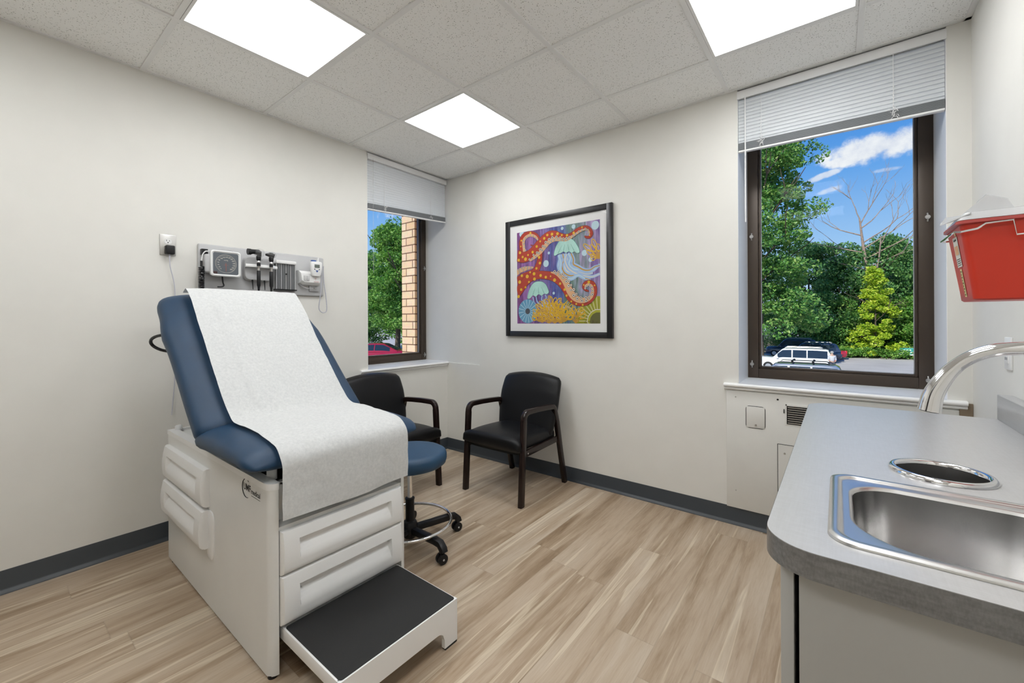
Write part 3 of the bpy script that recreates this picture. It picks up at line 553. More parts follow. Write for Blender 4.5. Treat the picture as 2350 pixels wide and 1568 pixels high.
# ------------------------------------------------------------------ framed print
ART = (.869, 1.624, 1.202, 1.958)
def artwork(parent):
    x0, x1, z0, z1 = ART
    a = MB(); y0 = -.0176
    a.add([(x0, y0, z0), (x1, y0, z0), (x1, y0, z1), (x0, y0, z1)], [(0, 1, 2, 3)], MT['artbg'])
    st = {'k': 0}
    def lay(): st['k'] += 1; return y0 - .00001 * st['k']
    cl = lambda p: (min(max(p[0], x0), x1), min(max(p[1], z0), z1))
    def poly(pts, mat, y=None):
        y = y or lay(); bm = bmesh.new(); vs = []
        for p in pts:
            q = cl(p); vs.append(bm.verts.new((q[0], y, q[1])))
        try:
            f = bm.faces.new(vs); bmesh.ops.triangulate(bm, faces=[f]); bm.verts.ensure_lookup_table(); a.bm(bm, MT[mat])
        except Exception: bm.free()
    def disc(c, r, mat, ax=1.0, y=None): poly([(c[0] + r * ax * cos(2 * pi * k / 14), c[1] + r * sin(2 * pi * k / 14)) for k in range(14)], mat, y)
    def ribbon(pts, ws, mat, y=None, n=6, grow=0.0, tip=True):
        y = y or lay(); P = smooth_curve([(p[0], w, p[1]) for p, w in zip(pts, ws)], n); vs = []; fs = []
        for i, p in enumerate(P):
            q0 = P[max(i - 1, 0)]; q1 = P[min(i + 1, len(P) - 1)]; d = Vector((q1.x - q0.x, 0, q1.z - q0.z)).normalized(); nn = Vector((-d.z, 0, d.x)); w = max(p.y, .001) * .5 * .86 + grow
            for s_ in (1, -1):
                c = cl((p.x + nn.x * w * s_, p.z + nn.z * w * s_)); vs.append((c[0], y, c[1]))
        fs = [(2 * i, 2 * i + 1, 2 * i + 3, 2 * i + 2) for i in range(len(P) - 1)]; a.add(vs, fs, MT[mat])
    # anemone (lower right), urchin (lower left)
    c = ANEM
    for r_, m_ in ((.185, 't_lime'), ):
        poly([(c[0] + r_ * cos(radians(k * 6)), c[1] + r_ * sin(radians(k * 6))) for k in range(60)], m_)
    for k in range(30):
        an = radians(40 + k * 6); p0 = (c[0] + .07 * cos(an), c[1] + .07 * sin(an)); p1 = (c[0] + .18 * cos(an), c[1] + .18 * sin(an))
        if x0 < p1[0] < x1 and z0 < p1[1]: ribbon([p0, p1], [.0035, .004], 't_cream' if k % 2 else 't_olive', n=1)
    disc(c, .092, 't_cream'); disc(c, .086, 't_lime'); disc(c, .068, 't_olive')
    for s_ in STRANDS[7:]: ribbon(s_, [.011, .013, .012, .008][:len(s_)] + [.006] * max(0, len(s_) - 4), 't_pale')
    c = URCHIN; poly([(c[0] + .094 * cos(radians(k * 10)), c[1] + .098 * sin(radians(k * 10))) for k in range(36)], 't_urch')
    for k in range(16):
        an = radians(k * 22.5 + 8); ribbon([(c[0] + .02 * cos(an), c[1] + .02 * sin(an)), (c[0] + .092 * cos(an), c[1] + .096 * sin(an))], [.003, .0065], 't_bub', n=1)
    disc(c, .024, 't_grey')
    for b in BUBBLES: disc(b[:2], b[2], 't_bub', .95)
    for i, s_ in enumerate(STRANDS[:7]):
        w = [.020, .024, .026, .026, .024, .020, .018, .014][:len(s_)]; ribbon(s_, [x * 1.5 for x in w], 't_pale'); ribbon(s_, [x * .45 for x in w], ('t_bub', 't_gold', 't_cream')[i % 3])
    yl = lay()
    for q0, q1 in LOOPS:
        d = Vector((q1[0] - q0[0], q1[1] - q0[1])); l = d.length; 
        if l < .01: continue
        d.normalize(); nn = Vector((-d.y, d.x)); m0 = Vector(q0)
        ribbon([q0, m0 + d * l * .6], [.010, .008], 't_gold', n=2)
        P = [m0 + d * l * .45 + nn * .0, m0 + d * l * .7 + nn * .016, m0 + d * l * .97 + nn * .008, m0 + d * l * .97 - nn * .008, m0 + d * l * .7 - nn * .016, m0 + d * l * .45]
        ribbon([tuple(p) for p in P], [.0075] * 6, 't_yellow', n=3); 
        if random.random() < .35: ribbon([tuple(m0 + d * l * .6), tuple(m0 + d * l * .9)], [.004, .004], 't_cream', n=2)
    for i, b in enumerate(BELLS):
        P = smooth_curve([(p[0], 0, p[1]) for p in b], 4, True); cx = sum(p.x for p in P) / len(P); cz = sum(p.z for p in P) / len(P)
        poly([(cx + (p.x - cx) * 1.03, cz + (p.z - cz) * 1.035) for p in P], 't_teal'); poly([(p.x, p.z) for p in P], 't_mint')
        top = max(P, key=lambda p: p.z); low = [q for q in b[len(b) // 2 + 1:]][1::2]
        for q in low: ribbon([(top.x + (q[0] - top.x) * .55, top.z + (q[1] - top.z) * .45), (q[0], q[1] + .004)], [.0015, .004], 't_teal', n=2)
    pi_ = 0
    order = ['vertical', 'curl_left', 'small_tip', 'lower', 'upper']; pm = {'lower': 1, 'upper': 0, 'curl_left': 2, 'vertical': 3}
    for k in order:
        p, w = TENT[k]; ribbon(p, w, 't_dark', grow=.0022); ribbon(p, w, 't_red')
        if k in pm: q, v_ = PEACH[pm[k]]; ribbon(q, v_, 't_peach')
    for s_ in SPOTS: disc(s_[:2], s_[2], 't_yellow')
    for s_ in SUCKERS: disc(s_[:2], s_[2] * 1.08, 't_dark'); disc(s_[:2], s_[2] * .9, 't_cream'); disc(s_[:2], s_[2] * .45, 't_dark')
    for s_ in SIGN: ribbon(s_, [.003] * len(s_), 't_dark', n=2)
    o = obj('artwork', a, None, parent, smooth=None, label='painting of red spotted tentacles, jellyfish and yellow coral')
    return o
pt = thing('framed_print', 'black framed picture of red tentacles and jellyfish on the far wall', 'picture', (1.24, 0, 1.094))
fx0, fx1, fz0, fz1 = .753, 1.722, 1.096, 2.063; fw = .044
f = MB()
f.box((fx0, -.028, fz0), (fx0 + fw, 0, fz1), None, .003); f.box((fx1 - fw, -.028, fz0), (fx1, 0, fz1), None, .003)
f.box((fx0 + fw, -.0275, fz0), (fx1 - fw, 0, fz0 + fw), None, .003); f.box((fx0 + fw, -.0275, fz1 - fw), (fx1 - fw, 0, fz1), None, .003)
obj('frame', f, MT['frame'], pt)
obj('mat_board', B((fx0 + fw, -.0172, fz0 + fw), (fx1 - fw, -.004, fz1 - fw)), MT['mat_board'], pt)
artwork(pt)
obj('glazing', B((fx0 + fw, -.0225, fz0 + fw), (fx1 - fw, -.021, fz1 - fw)), MT['picglass'], pt, smooth=None)
# ------------------------------------------------------------------ helpers for soft shapes
def superring(c, wd, td, hw, ht, n=4.0, N_=40, crown=0.0):
    pts = []
    for k in range(N_):
        a = 2 * pi * k / N_; ca, sa = cos(a), sin(a)
        x = hw * (abs(ca) ** (2 / n)) * (1 if ca >= 0 else -1); y = ht * (abs(sa) ** (2 / n)) * (1 if sa >= 0 else -1)
        y += crown * (1 - (x / max(hw, 1e-6)) ** 2) * (1 if sa > 0 else 0)
        pts.append(c + wd * x + td * y)
    return pts
def pillow(path, wd, hw, ht, n=4.0, er=.06, er2=None, wshrink=.05, samples=26, top=True, crown=0.0, hwf=None, htf=None):
    """path of points along the cushion's top surface (or centre), swept with a superellipse; ends rounded."""
    er2 = er if er2 is None else er2
    P = smooth_curve(path, 12); Ls = [0]
    for i in range(1, len(P)): Ls.append(Ls[-1] + (P[i] - P[i - 1]).length)
    T = Ls[-1]; wd = Vector(wd).normalized()
    def at(s):
        for i in range(1, len(P)):
            if Ls[i] >= s: f = (s - Ls[i - 1]) / max(Ls[i] - Ls[i - 1], 1e-9); return P[i - 1].lerp(P[i], f), (P[i] - P[i - 1]).normalized()
        return P[-1], (P[-1] - P[-2]).normalized()
    S = []
    for k in range(9): S.append(er * (1 - cos(radians(90 * k / 8))))
    k0 = S[-1]; k1 = T - er2
    for k in range(1, samples): S.append(k0 + (k1 - k0) * k / samples)
    for k in range(9): S.append(T - er2 * (1 - cos(radians(90 * (8 - k) / 8))))
    rings = []
    for s in S:
        p, t = at(min(max(s, 1e-5), T - 1e-5)); td = wd.cross(t).normalized()
        d = min(s, er) / er if s < er else (min(T - s, er2) / er2 if T - s < er2 else 1)
        f = max((1 - (1 - d) ** 2.2) ** (1 / 2.2), .04)
        w = hw if hwf is None else hw * hwf(s / T)
        h_ = ht if htf is None else ht * htf(s / T)
        c = p - td * h_ if top else p
        rings.append(superring(c, wd, td, w - wshrink * (1 - f), h_ * f, n, crown=crown * f))
    return rings

def text_mb(s, size, origin, ux, uz, mat=None, thick=.0004, font_shear=0.0, bold=0.0):
    cu = bpy.data.curves.new('t', 'FONT'); cu.body = s; cu.size = size; cu.shear = font_shear; cu.resolution_u = 3; cu.offset = bold
    o = bpy.data.objects.new('t', cu); me = bpy.data.meshes.new_from_object(o)
    ux = Vector(ux); uz = Vector(uz); nn = ux.cross(uz); O = Vector(origin)
    m = MB(); m.add([O + ux * v.co.x + uz * v.co.y + nn * thick for v in me.vertices], [list(p.vertices) for p in me.polygons], mat)
    wd = max([v.co.x for v in me.vertices] or [0])
    bpy.data.objects.remove(o); bpy.data.curves.remove(cu); bpy.data.meshes.remove(me); return m, wd

# ------------------------------------------------------------------ examination table
TC = -1.903
et = thing('exam_table', 'white examination table with navy upholstery, raised backrest and pulled-out black step', 'examination table', (.85, TC, 0))
def foot(x0, x1, y0, y1, th, r, z0, z1, mb, mat=None, off=0):
    outer = [(x0 - off, y0 - off)]
    for k in range(7): a = radians(-90 + 15 * k); outer.append((x1 - r + (r + off) * cos(a), y0 + r + (r + off) * sin(a)))
    inner = [(x1 - .004, y0 + th), (x0 + th, y0 + th), (x0 + th, y1 - th), (x1 - .004, y1 - th)]
    o2 = []
    for k in range(7): a = radians(0 + 15 * k); o2.append((x1 - r + (r + off) * cos(a), y1 - r + (r + off) * sin(a)))
    o2.append((x0 - off, y1 + off))
    # two side walls and a back wall
    mb.prism([(p[0], p[1], z0) for p in outer + [(x1 - .004, y0 + th), (x0, y0 + th)]], (0, 0, z1 - z0), mat)
    mb.prism([(p[0], p[1], z0) for p in [(x0, y1 - th), (x1 - .004, y1 - th)] + o2], (0, 0, z1 - z0), mat)
    mb.box((x0, y0 + th, z0), (x0 + .02, y1 - th, z1), mat)
b = MB(); X0, X1, Y0, Y1 = .245, 1.462, -2.188, -1.618
foot(X0, X1, Y0, Y1, .030, .030, .010, .650, b)
b.box((X0 + .02, Y0 + .03, .638), (1.40, Y1 - .03, .649)); b.box((1.385, Y0 + .03, .503), (1.40, Y1 - .03, .645)); b.box((X0 + .02, Y0 + .03, .165), (1.43, Y1 - .03, .172))
b.box((1.385, Y0 + .03, .500), (1.457, Y1 - .03, .512)); b.box((X0 + .02, Y0 + .03, .03), (1.30, Y1 - .03, .04))
base_o = obj('base_cabinet', b, MT['enamel'], et)
c = MB(); foot(X0, X1, Y0, Y1, .036, .030, .646, .668, c, None, .0025)
obj('top_rim', c, MT['plastic'], et)
for x in (.30, 1.44):
    for y in (Y0 + .018, Y1 - .018): obj('glide_pad', MB().cyl((x, y, 0), (x, y, .012), .016), MT['black'], et)
dk = MB(); dk.box((.30, Y0 + .036, .649), (1.38, Y1 - .036, .653)); obj('inner_deck', dk, MT['dark'] , et)
dk = MB(); dk.box((X0 + .02, Y0 + .031, .649), (.86, Y1 - .031, .6555)); obj('deck_tray', dk, MT['enamel'], et)
for (x, y) in ((.285, Y0 + .035), (.285, Y1 - .035), (1.435, Y1 - .012)):
    z = .666
    obj('rim_knob', MB().lathe([(.014, 0), (.016, .003), (.016, .018), (.013, .024), (.004, .026)], (x, y, z), n=20), MT['plastic'], et)
for x, y in ((1.36, Y0 + .05), (1.36, Y1 - .05)):
    obj('seat_post', MB().cyl((x, y, .650), (x, y, .745), .017), MT['plastic'], et)
fr = MB(); fr.box((.95, Y0 + .10, .66), (1.38, Y1 - .10, .725)); obj('seat_frame', fr, MT['black'], et)

def drawer_front(w, h, proud, place, mat=None):
    """Moulded drawer front w x h: bulged panel with a long finger recess; place(u, v, d) -> world."""
    us = [0, .006, .014, .03, .10, .118, .125, .132, .2, .35, .5, .65, .8, .868, .875, .882, .90, .97, .986, .994, 1.0]
    vs = [0, .012, .03, .07, .14, .22, .30, .40, .46, .50, .53, .56, .60, .66, .70, .715, .725, .735, .78, .86, .93, .97, .988, 1.0]
    def depth(u, v):
        eu = min(u, 1 - u) * w; ev = min(v, 1 - v) * h
        e = min(eu, ev); rnd = 1 - max(0, 1 - e / .009) ** 2 
        bul = proud * (.62 + .38 * sin(pi * min(1, v * 1.02 + .08)) ** .8)
        d = bul * (.35 + .65 * rnd) if e < .009 else bul
        if .118 <= u <= .882 and .30 <= v <= .735:
            if v >= .70: q = 1
            elif v > .56: q = 1
            else: q = (v - .30) / .26
            qu = min(1, min(u - .118, .882 - u) / .014); qv = min(1, (.735 - v) / .02)
            d -= .020 * min(q, qu, qv if v > .70 else 1)
        return d
    m = MB(); P = [place(u * w, v * h, depth(u, v)) for v in vs for u in us]; n = len(us)
    F = [(j * n + i, j * n + i + 1, (j + 1) * n + i + 1, (j + 1) * n + i) for j in range(len(vs) - 1) for i in range(n - 1)]
    k = len(P); ring = [i for i in range(n)] + [j * n + n - 1 for j in range(1, len(vs))] + [(len(vs) - 1) * n + i for i in range(n - 2, -1, -1)] + [j * n for j in range(len(vs) - 2, 0, -1)]
    back = [place(us[i % n] * w, vs[i // n] * h, -.012) for i in ring]; P += back
    for a in range(len(ring)): F.append((ring[a], k + a, k + (a + 1) % len(ring), ring[(a + 1) % len(ring)]))
    F.append([k + a for a in range(len(ring))][::-1])
    return m.add(P, F, mat)
for z0, z1 in ((.174, .343), (.347, .500)):
    obj('front_drawer', drawer_front(.503, z1 - z0, .024, lambda u, v, d, z0=z0: (1.460 + d, -2.155 + u, z0 + v)), MT['plastic'], et, smooth=30)
for z0, z1, ex in ((.437, .597, 0), (.262, .424, .007)):
    o = obj('side_drawer', drawer_front(.605, z1 - z0, .026, lambda u, v, d, z0=z0, ex=ex: (.265 + u, Y0 - ex - .012 - d + .006, z0 + v)), MT['plastic'], et, smooth=30)
obj('side_opening', B((.275, Y0 - .0012, .27), (.872, Y0 + .001, .42)), MT['dark'], et)
e = MB(); 
e.loft([superring(Vector((.885, Y0 - d, .322)), Vector((1, 0, 0)), Vector((0, 0, 1)), w_, h_, 3.2) for d, w_, h_ in ((-.002, .046, .103), (.003, .045, .102), (.0055, .040, .096), (.006, .02, .07))], None, False, True)
obj('side_escutcheon', e, MT['plastic'], et)
# step
st = MB(); SX0, SX1, SY0, SY1, SZ = 1.40, 1.830, -2.147, -1.668, .163
fp = [(SY0, 0.008), (SY0 + .062, 0.008)]
for k in range(7): a = radians(180 - 15 * k); fp.append((SY0 + .066 + .03 + .03 * cos(a), .045 + .03 * sin(a)))
for k in range(7): a = radians(90 - 15 * k); fp.append((SY1 - .066 - .03 + .03 * cos(a), .045 + .03 * sin(a)))
fp += [(SY1 - .062, .008), (SY1, .008), (SY1, SZ), (SY0, SZ)]
# front plate split into strips so that every face is convex
st.box((SX1 - .017, SY0, .008), (SX1 - .0006, SY0 + .064, SZ)); st.box((SX1 - .017, SY1 - .064, .008), (SX1 - .0006, SY1, SZ))
ys = [SY0 + .064 + (SY1 - SY0 - .128) * k / 40 for k in range(41)]
def arch(y):
    d = min(y - (SY0 + .064), (SY1 - .064) - y); r = .035
    return .075 - (r - sqrt(max(0, r * r - (r - min(d, r)) ** 2)))
for i in range(40):
    a, b_ = arch(ys[i]), arch(ys[i + 1]); x0, x1 = SX1 - .017, SX1 - .0006
    st.add([(x0, ys[i], a), (x1, ys[i], a), (x1, ys[i + 1], b_), (x0, ys[i + 1], b_), (x0, ys[i], SZ), (x1, ys[i], SZ), (x1, ys[i + 1], SZ), (x0, ys[i + 1], SZ)], [(0, 1, 2, 3), (4, 7, 6, 5), (1, 5, 6, 2), (0, 3, 7, 4)])
st.box((SX0, SY0, .118), (SX1 - .01, SY0 + .012, SZ), None, .003); st.box((SX0, SY1 - .012, .118), (SX1 - .01, SY1, SZ), None, .003)
st.box((SX0, SY0 + .004, .150), (SX1 - .004, SY1 - .004, SZ - .001), None, .002)
so = obj('step', st, MT['plastic'], et)
tr = []
for cx, cy, a0 in ((SX1 - .016, SY1 - .016, 0), (1.478, SY1 - .016, 90), (1.478, SY0 + .016, 180), (SX1 - .016, SY0 + .016, 270)):
    for k in range(5): a = radians(a0 + 22.5 * k); tr.append((cx + .010 * cos(a), cy + .010 * sin(a), SZ - .001))
obj('tread', MB().prism(tr, (0, 0, .003)), MT['tread'], so, label='black textured step tread')
for a_, b_ in ((SY0 + .002, SY0 + .06), (SY1 - .06, SY1 - .002)): obj('foot_pad', B((SX1 - .019, a_, 0), (SX1 - .001, b_, .009)), MT['black'], so)
# logo on the side
lg = MB(); Y = Y0 - .0012
m1, w1 = text_mb('UMF', .034, (1.241, Y0, .606), (1, 0, 0), (0, 0, 1), None, .0006, 0, .0008); lg.add(m1.v, m1.f)
m2, w2 = text_mb('medical', .026, (1.243 + w1 + .001, Y0, .604), (1, 0, 0), (0, 0, 1), None, .0006, 0, .0004); lg.add(m2.v, m2.f)
pts = [(1.268 + .036 * cos(radians(a)), Y0 - .0006, .613 + .034 * sin(radians(a))) for a in range(55, 296, 10)]
lg.tube(pts, [.0008 + .0012 * sin(pi * k / (len(pts) - 1)) for k in range(len(pts))], None, 6)
lg.box((1.243 + w1 + .002, Y0 - .0007, .5955), (1.243 + w1 + w2, Y0 - .0001, .5965))
obj('maker_logo', lg, MT['ink'], et, smooth=None, label='small black UMF medical logo')

# upholstery; PROF = the paper-bearing surface line (x, z) from the head down to the front edge
SEAT = [(.985, .700 + .108), (1.10, .812), (1.22, .812), (1.34, .806), (1.43, .790), (1.495, .755)]
BACK = [(.405, 1.375), (.47, 1.370), (.56, 1.300), (.66, 1.190), (.76, 1.085), (.86, .985), (.95, .895), (1.035, .805)]
YW = Vector((0, 1, 0))
seat = MB()
seat.loft(pillow([(.875, TC + .006, .800), (1.0, TC + .006, .812), (1.16, TC + .006, .814), (1.30, TC + .006, .808), (1.40, TC + .006, .796), (1.475, TC + .006, .775)], -YW, .360, .066, 2.8, .085, .085, .035, htf=lambda f: 1 - .27 * max(0, (f - .45) / .55)))
so_ = obj('seat_cushion', seat, MT['navy'], et, smooth=60)
bk = MB()
bk.loft(pillow([(.335, TC - .006, 1.405), (.42, TC - .006, 1.352), (.52, TC - .006, 1.262), (.63, TC + .008, 1.152), (.74, TC + .012, 1.045), (.85, TC + .012, .945), (.945, TC + .012, .865), (1.025, TC + .012, .795)], -YW, .368, .078, 2.8, .11, .06, .09, hwf=lambda f: 1 - .055 * min(1, max(0, .34 - f) / .14)))
bo = obj('backrest', bk, MT['navy'], et, smooth=60)
plate = MB(); plate.rect_path([(.30, TC, 1.20), (.84, TC, .72)], (.22, .010), (0, 1, 0), None, .004); obj('backrest_frame', plate, MT['black'], et)
hd = MB(); cc = Vector((.345, TC - .300, 1.118)); hd.tube([cc + Vector((-.10 * cos(a), -.075 * cos(a), .0)) * .75 + Vector((.02 * sin(a), -.02 * sin(a), .043 * sin(a))) for a in [2 * pi * k / 28 for k in range(28)]], .0075, None, 10, closed=True)
obj('handle_loop', hd, MT['black_gloss'], et, label='black loop handle behind the backrest')

# paper
pp = []
prof = [(.395, 1.372), (.425, 1.388), (.452, 1.390), (.505, 1.352), (.575, 1.285), (.64, 1.212), (.73, 1.118), (.845, 1.002), (.94, .908), (1.005, .848), (1.05, .8235), (1.11, .8185), (1.18, .8195), (1.30, .8135), (1.39, .803), (1.445, .790), (1.478, .768), (1.496, .738), (1.500, .70), (1.499, .64), (1.497, .585), (1.495, .545)]
P = smooth_curve([(x, 0, z) for x, z in prof], 5); nP = len(P); nv = 36; hwp = .261
m = MB(); vs = []
for i, p in enumerate(P):
    q0 = P[max(i - 1, 0)]; q1 = P[min(i + 1, nP - 1)]; t = (q1 - q0).normalized(); nn = Vector((-t.z, 0, t.x)); nn = nn if nn.z > 0 or nn.x > 0 else -nn
    for j in range(nv + 1):
        v = j / nv * 2 - 1; y = TC + .003 + v * hwp + .004 * noise.noise(Vector((i * .12, v * 2, 3)))
        wv = .0035 * noise.noise(Vector((p.x * 7, y * 9, p.z * 7))) + .0025 * noise.noise(Vector((p.x * 22, y * 25, p.z * 22)))
        fold = .009 * math.exp(-((y + 2.045 + .06 * (p.z - 1)) / .011) ** 2) * (1 if .85 < p.z < 1.3 else .2)
        hang = max(0, (.74 - p.z) / .2) if p.x > 1.45 else 0
        dz = -(v * v) * .004 + .010 * hang * noise.noise(Vector((y * 6, p.z * 4, 9)))
        if i >= nP - 6: dz2 = .010 * noise.noise(Vector((y * 5, 1, 1))) - .028 * max(0, v - .75) * 0 + .02 * max(0, v - .8)
        else: dz2 = 0
        vs.append(p + nn * (.0045 + wv + fold + dz) + Vector((0, y, dz2 * (i - nP + 7) / 6 if dz2 else 0)))
m.add(vs, [(i * (nv + 1) + j, i * (nv + 1) + j + 1, (i + 1) * (nv + 1) + j + 1, (i + 1) * (nv + 1) + j) for i in range(nP - 1) for j in range(nv)])
tag(obj('exam_paper', m, MT['paper'], None, smooth=80, loc=(1.0, TC, .83)), 'white crepe paper sheet draped down the middle of the navy examination table', 'table paper')

# ------------------------------------------------------------------ guest chairs
def make_chair(label):
    t = thing('guest_chair', label, 'chair', (0, 0, 0), 'black padded guest chairs with dark wooden arms')
    # local: front is -y, feet at y -.285 / +.285, outer x +-.275
    for s in (-1, 1):
        x = s * .252; sd = (1, 0, 0)
        obj('leg', MB().rect_path([(x, -.280, 0), (x, -.262, .30), (x, -.247, .560)], (.0155, .021), sd), MT['espresso'], t)
        obj('leg', MB().rect_path([(x, .272, 0), (x, .215, .24), (x, .165, .47), (x, .135, .560)], (.0155, .020), sd), MT['espresso'], t)
        arm = [(x, -.2475, .552)]
        for k in range(8): a = radians(180 - 12.5 * k); arm.append((x, -.197 + .050 * cos(a), .565 + .048 * sin(a)))
        arm += [(x, -.10, .612), (x, .02, .606), (x, .085, .601)]
        for k in range(1, 7): a = radians(84 - 12.5 * k); arm.append((x, .088 + .046 * cos(a), .556 + .046 * sin(a)))
        arm.append((x, .139, .548))
        obj('armrest', MB().rect_path(arm, (.0165, .0185), sd, None, .007), MT['espresso'], t)
        obj('side_rail', MB().rect_path([(x - s * .006, -.255, .335), (x - s * .006, .190, .352)], (.010, .021), sd, None, .003), MT['espresso'], t)
        obj('rail_bolt', MB().cyl((x + s * .003, -.205, .336), (x + s * .0055, -.205, .336), .005), MT['chrome'], t)
    for ya, yb in ((-.20, -.18), (.17, .188)): obj('cross_rail', B((-.245, ya, .325), (.245, yb, .355)), MT['black'], t)
    s_ = MB(); s_.loft(pillow([(0, -.335, .425), (0, -.29, .443), (0, -.17, .452), (0, 0, .448), (0, .17, .440)], (1, 0, 0), .236, .058, 4.2, .050, .03, .012, samples=28, crown=.008, hwf=lambda f: 1 + .095 * min(1, max(0, .155 - f) / .04)))
    obj('seat', s_, MT['leather'], t, smooth=60)
    b_ = MB(); rows = []; nz = 22
    for i in range(nz + 1):
        f = i / nz; z = .375 + .415 * f
        yc = .118 + .095 * f + .018 * max(0, f - .7) / .3; hw = .240 + .022 * sin(pi * f * .9) + .012 * f; ht = .046
        d = min(f, 1 - f) * .42 / .045; k = max(.05, (1 - max(0, 1 - d) ** 2.2) ** (1 / 2.2)) if d < 1 else 1
        ring = superring(Vector((0, yc, z)), Vector((1, 0, 0)), Vector((0, -1, .18)).normalized(), hw - .02 * (1 - k), ht * k, 3.0)
        out = []
        for p in ring:
            u = p.x / hw; out.append(Vector((p.x, p.y - .020 * u * u * (1 - f * .3), p.z + .034 * f * (1 - u * u) )))
        rows.append(out)
    b_.loft(rows); obj('backrest', b_, MT['leather'], t, smooth=60)
    return t
ch = make_chair('black padded guest chair with dark wooden arms under the framed picture')
ch2 = copy_tree(ch)
ch.location = (1.088, -.325, 0); ch.rotation_euler = (0, 0, 0)
ch2.location = (.345, -.925, 0); ch2.rotation_euler = (0, 0, radians(90)); ch2['label'] = 'black guest chair by the left wall, half hidden behind the examination table'

# ------------------------------------------------------------------ rolling stool
SCX, SCY = 1.118, -1.330
t = thing('rolling_stool', 'blue round rolling stool with chrome foot ring beside the examination table', 'stool', (SCX, SCY, 0))
def S(x, y, z): return (SCX + x, SCY + y, z)
obj('seat', MB().lathe([(.02, .432), (.150, .432), (.182, .436), (.197, .448), (.202, .468), (.202, .488), (.196, .503), (.182, .512), (.15, .515), (.05, .516), (.001, .516)], (SCX, SCY, 0), n=64), MT['navy2'], t, smooth=50)
obj('seat_plate', MB().lathe([(.10, .42), (.11, .432)], (SCX, SCY, 0)).box(S(-.05, -.05, .40), S(.05, .05, .425), None, .005), MT['black'], t)
obj('column', MB().cyl(S(0, 0, .22), S(0, 0, .42), .014), MT['chrome'], t)
obj('sleeve', MB().lathe([(.024, .06), (.024, .240), (.026, .244), (.026, .252), (.015, .254)], (SCX, SCY, 0)), MT['black'], t)
obj('hub', MB().lathe([(.028, .035), (.036, .045), (.042, .06), (.042, .105), (.034, .125), (.025, .13)], (SCX, SCY, 0)), MT['black'], t)
obj('foot_ring', MB().tube([S(.224 * cos(2 * pi * k / 64), .224 * sin(2 * pi * k / 64), .122) for k in range(64)], .0085, None, 12, closed=True), MT['chrome'], t)
for i in range(5):
    a = radians(-3.5 + 72 * i); d = Vector((cos(a), sin(a), 0)); q = Vector((-sin(a), cos(a), 0)); c0 = Vector((SCX, SCY, 0))
    leg = MB(); leg.rect_path([c0 + d * .02 + Vector((0, 0, .082)), c0 + d * .12 + Vector((0, 0, .086)), c0 + d * .22 + Vector((0, 0, .092)), c0 + d * .262 + Vector((0, 0, .090)), c0 + d * .284 + Vector((0, 0, .070)), c0 + d * .288 + Vector((0, 0, .055))], (.019, .017), q, None, .008)
    lo = obj('leg', leg, MT['black'], t)
    cst = MB(); cc = c0 + d * .285 ; ax = Vector((.97, -.22, 0)).normalized() if i < 2 else (q * .8 + d * .6).normalized(); fw_ = Vector((0, 0, 1)).cross(ax).normalized(); wc = cc - fw_ * .008 + Vector((0, 0, .026))
    for s in (-1, 1):
        a0 = wc + ax * s * .006; a1 = wc + ax * s * .021; cst.tube([a0, a0 + ax * s * .002, a1 - ax * s * .003, a1], [.022, .026, .026, .019], None, 24)
    cst.box(tuple(wc + Vector((-.007, -.007, 0))), tuple(wc + Vector((.007, .007, .036))), None, .003)
    co = obj('caster', cst, MT['black'], lo)
    obj('axle_cap', MB().tube([wc + ax * .020, wc + ax * .0225], .005, None, 10), MT['plastic2'], co)

# ------------------------------------------------------------------ counter, sink, faucet
CX0, CX1, CY0, CY1, CZ = 2.882, W - .001, -2.011, -.560, .865
def rrect(x0, x1, y0, y1, r, n=8):
    out = []
    for (cx, cy, a0), rr in zip(((x1 - r[0], y1 - r[0], 0), (x0 + r[1], y1 - r[1], 90), (x0 + r[2], y0 + r[2], 180), (x1 - r[3], y0 + r[3], 270)), r):
        for k in range(n + 1): a = radians(a0 + 90 * k / n); out.append((cx + rr * cos(a), cy + rr * sin(a)))
    return out
def plate_with_holes(outer, holes, z0, z1):
    cu = bpy.data.curves.new('c', 'CURVE'); cu.dimensions = '2D'; cu.fill_mode = 'BOTH'
    for loop in [outer] + holes:
        sp = cu.splines.new('POLY'); sp.points.add(len(loop) - 1); sp.use_cyclic_u = True
        for p, q in zip(sp.points, loop): p.co = (q[0], q[1], 0, 1)
    cu.extrude = (z1 - z0) / 2; cu.bevel_depth = 0
    o = bpy.data.objects.new('c', cu); me = bpy.data.meshes.new_from_object(o); m = MB()
    m.add([(v.co.x, v.co.y, v.co.z + (z0 + z1) / 2) for v in me.vertices], [list(p.vertices) for p in me.polygons])
    bpy.data.objects.remove(o); bpy.data.curves.remove(cu); bpy.data.meshes.remove(me); return m
RX, RY, RR = 3.166, -1.432, .083
ring_hole = [(RX + (RR - .006) * cos(2 * pi * k / 48), RY + (RR - .006) * sin(2 * pi * k / 48)) for k in range(48)]
sink_hole = rrect(2.978, 3.332, -1.942, -1.592, (.03,) * 4)
t = thing('countertop', 'grey brushed laminate countertop with rounded corners and a steel sink', 'countertop', ((CX0 + CX1) / 2, (CY0 + CY1) / 2, CZ - .042))
ct = plate_with_holes(rrect(CX0, CX1, CY0, CY1, (.002, .085, .075, .002), 12), [sink_hole, ring_hole], CZ - .0415, CZ)
obj('slab', ct, MT['laminate'], t, smooth=30)
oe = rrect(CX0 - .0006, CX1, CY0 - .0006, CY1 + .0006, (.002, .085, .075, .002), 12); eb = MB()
eb.add([(x, y, z) for z in (CZ - .042, CZ - .0008) for x, y in oe], [(i, i + 1, len(oe) + i + 1, len(oe) + i) for i in range(12, 39)])
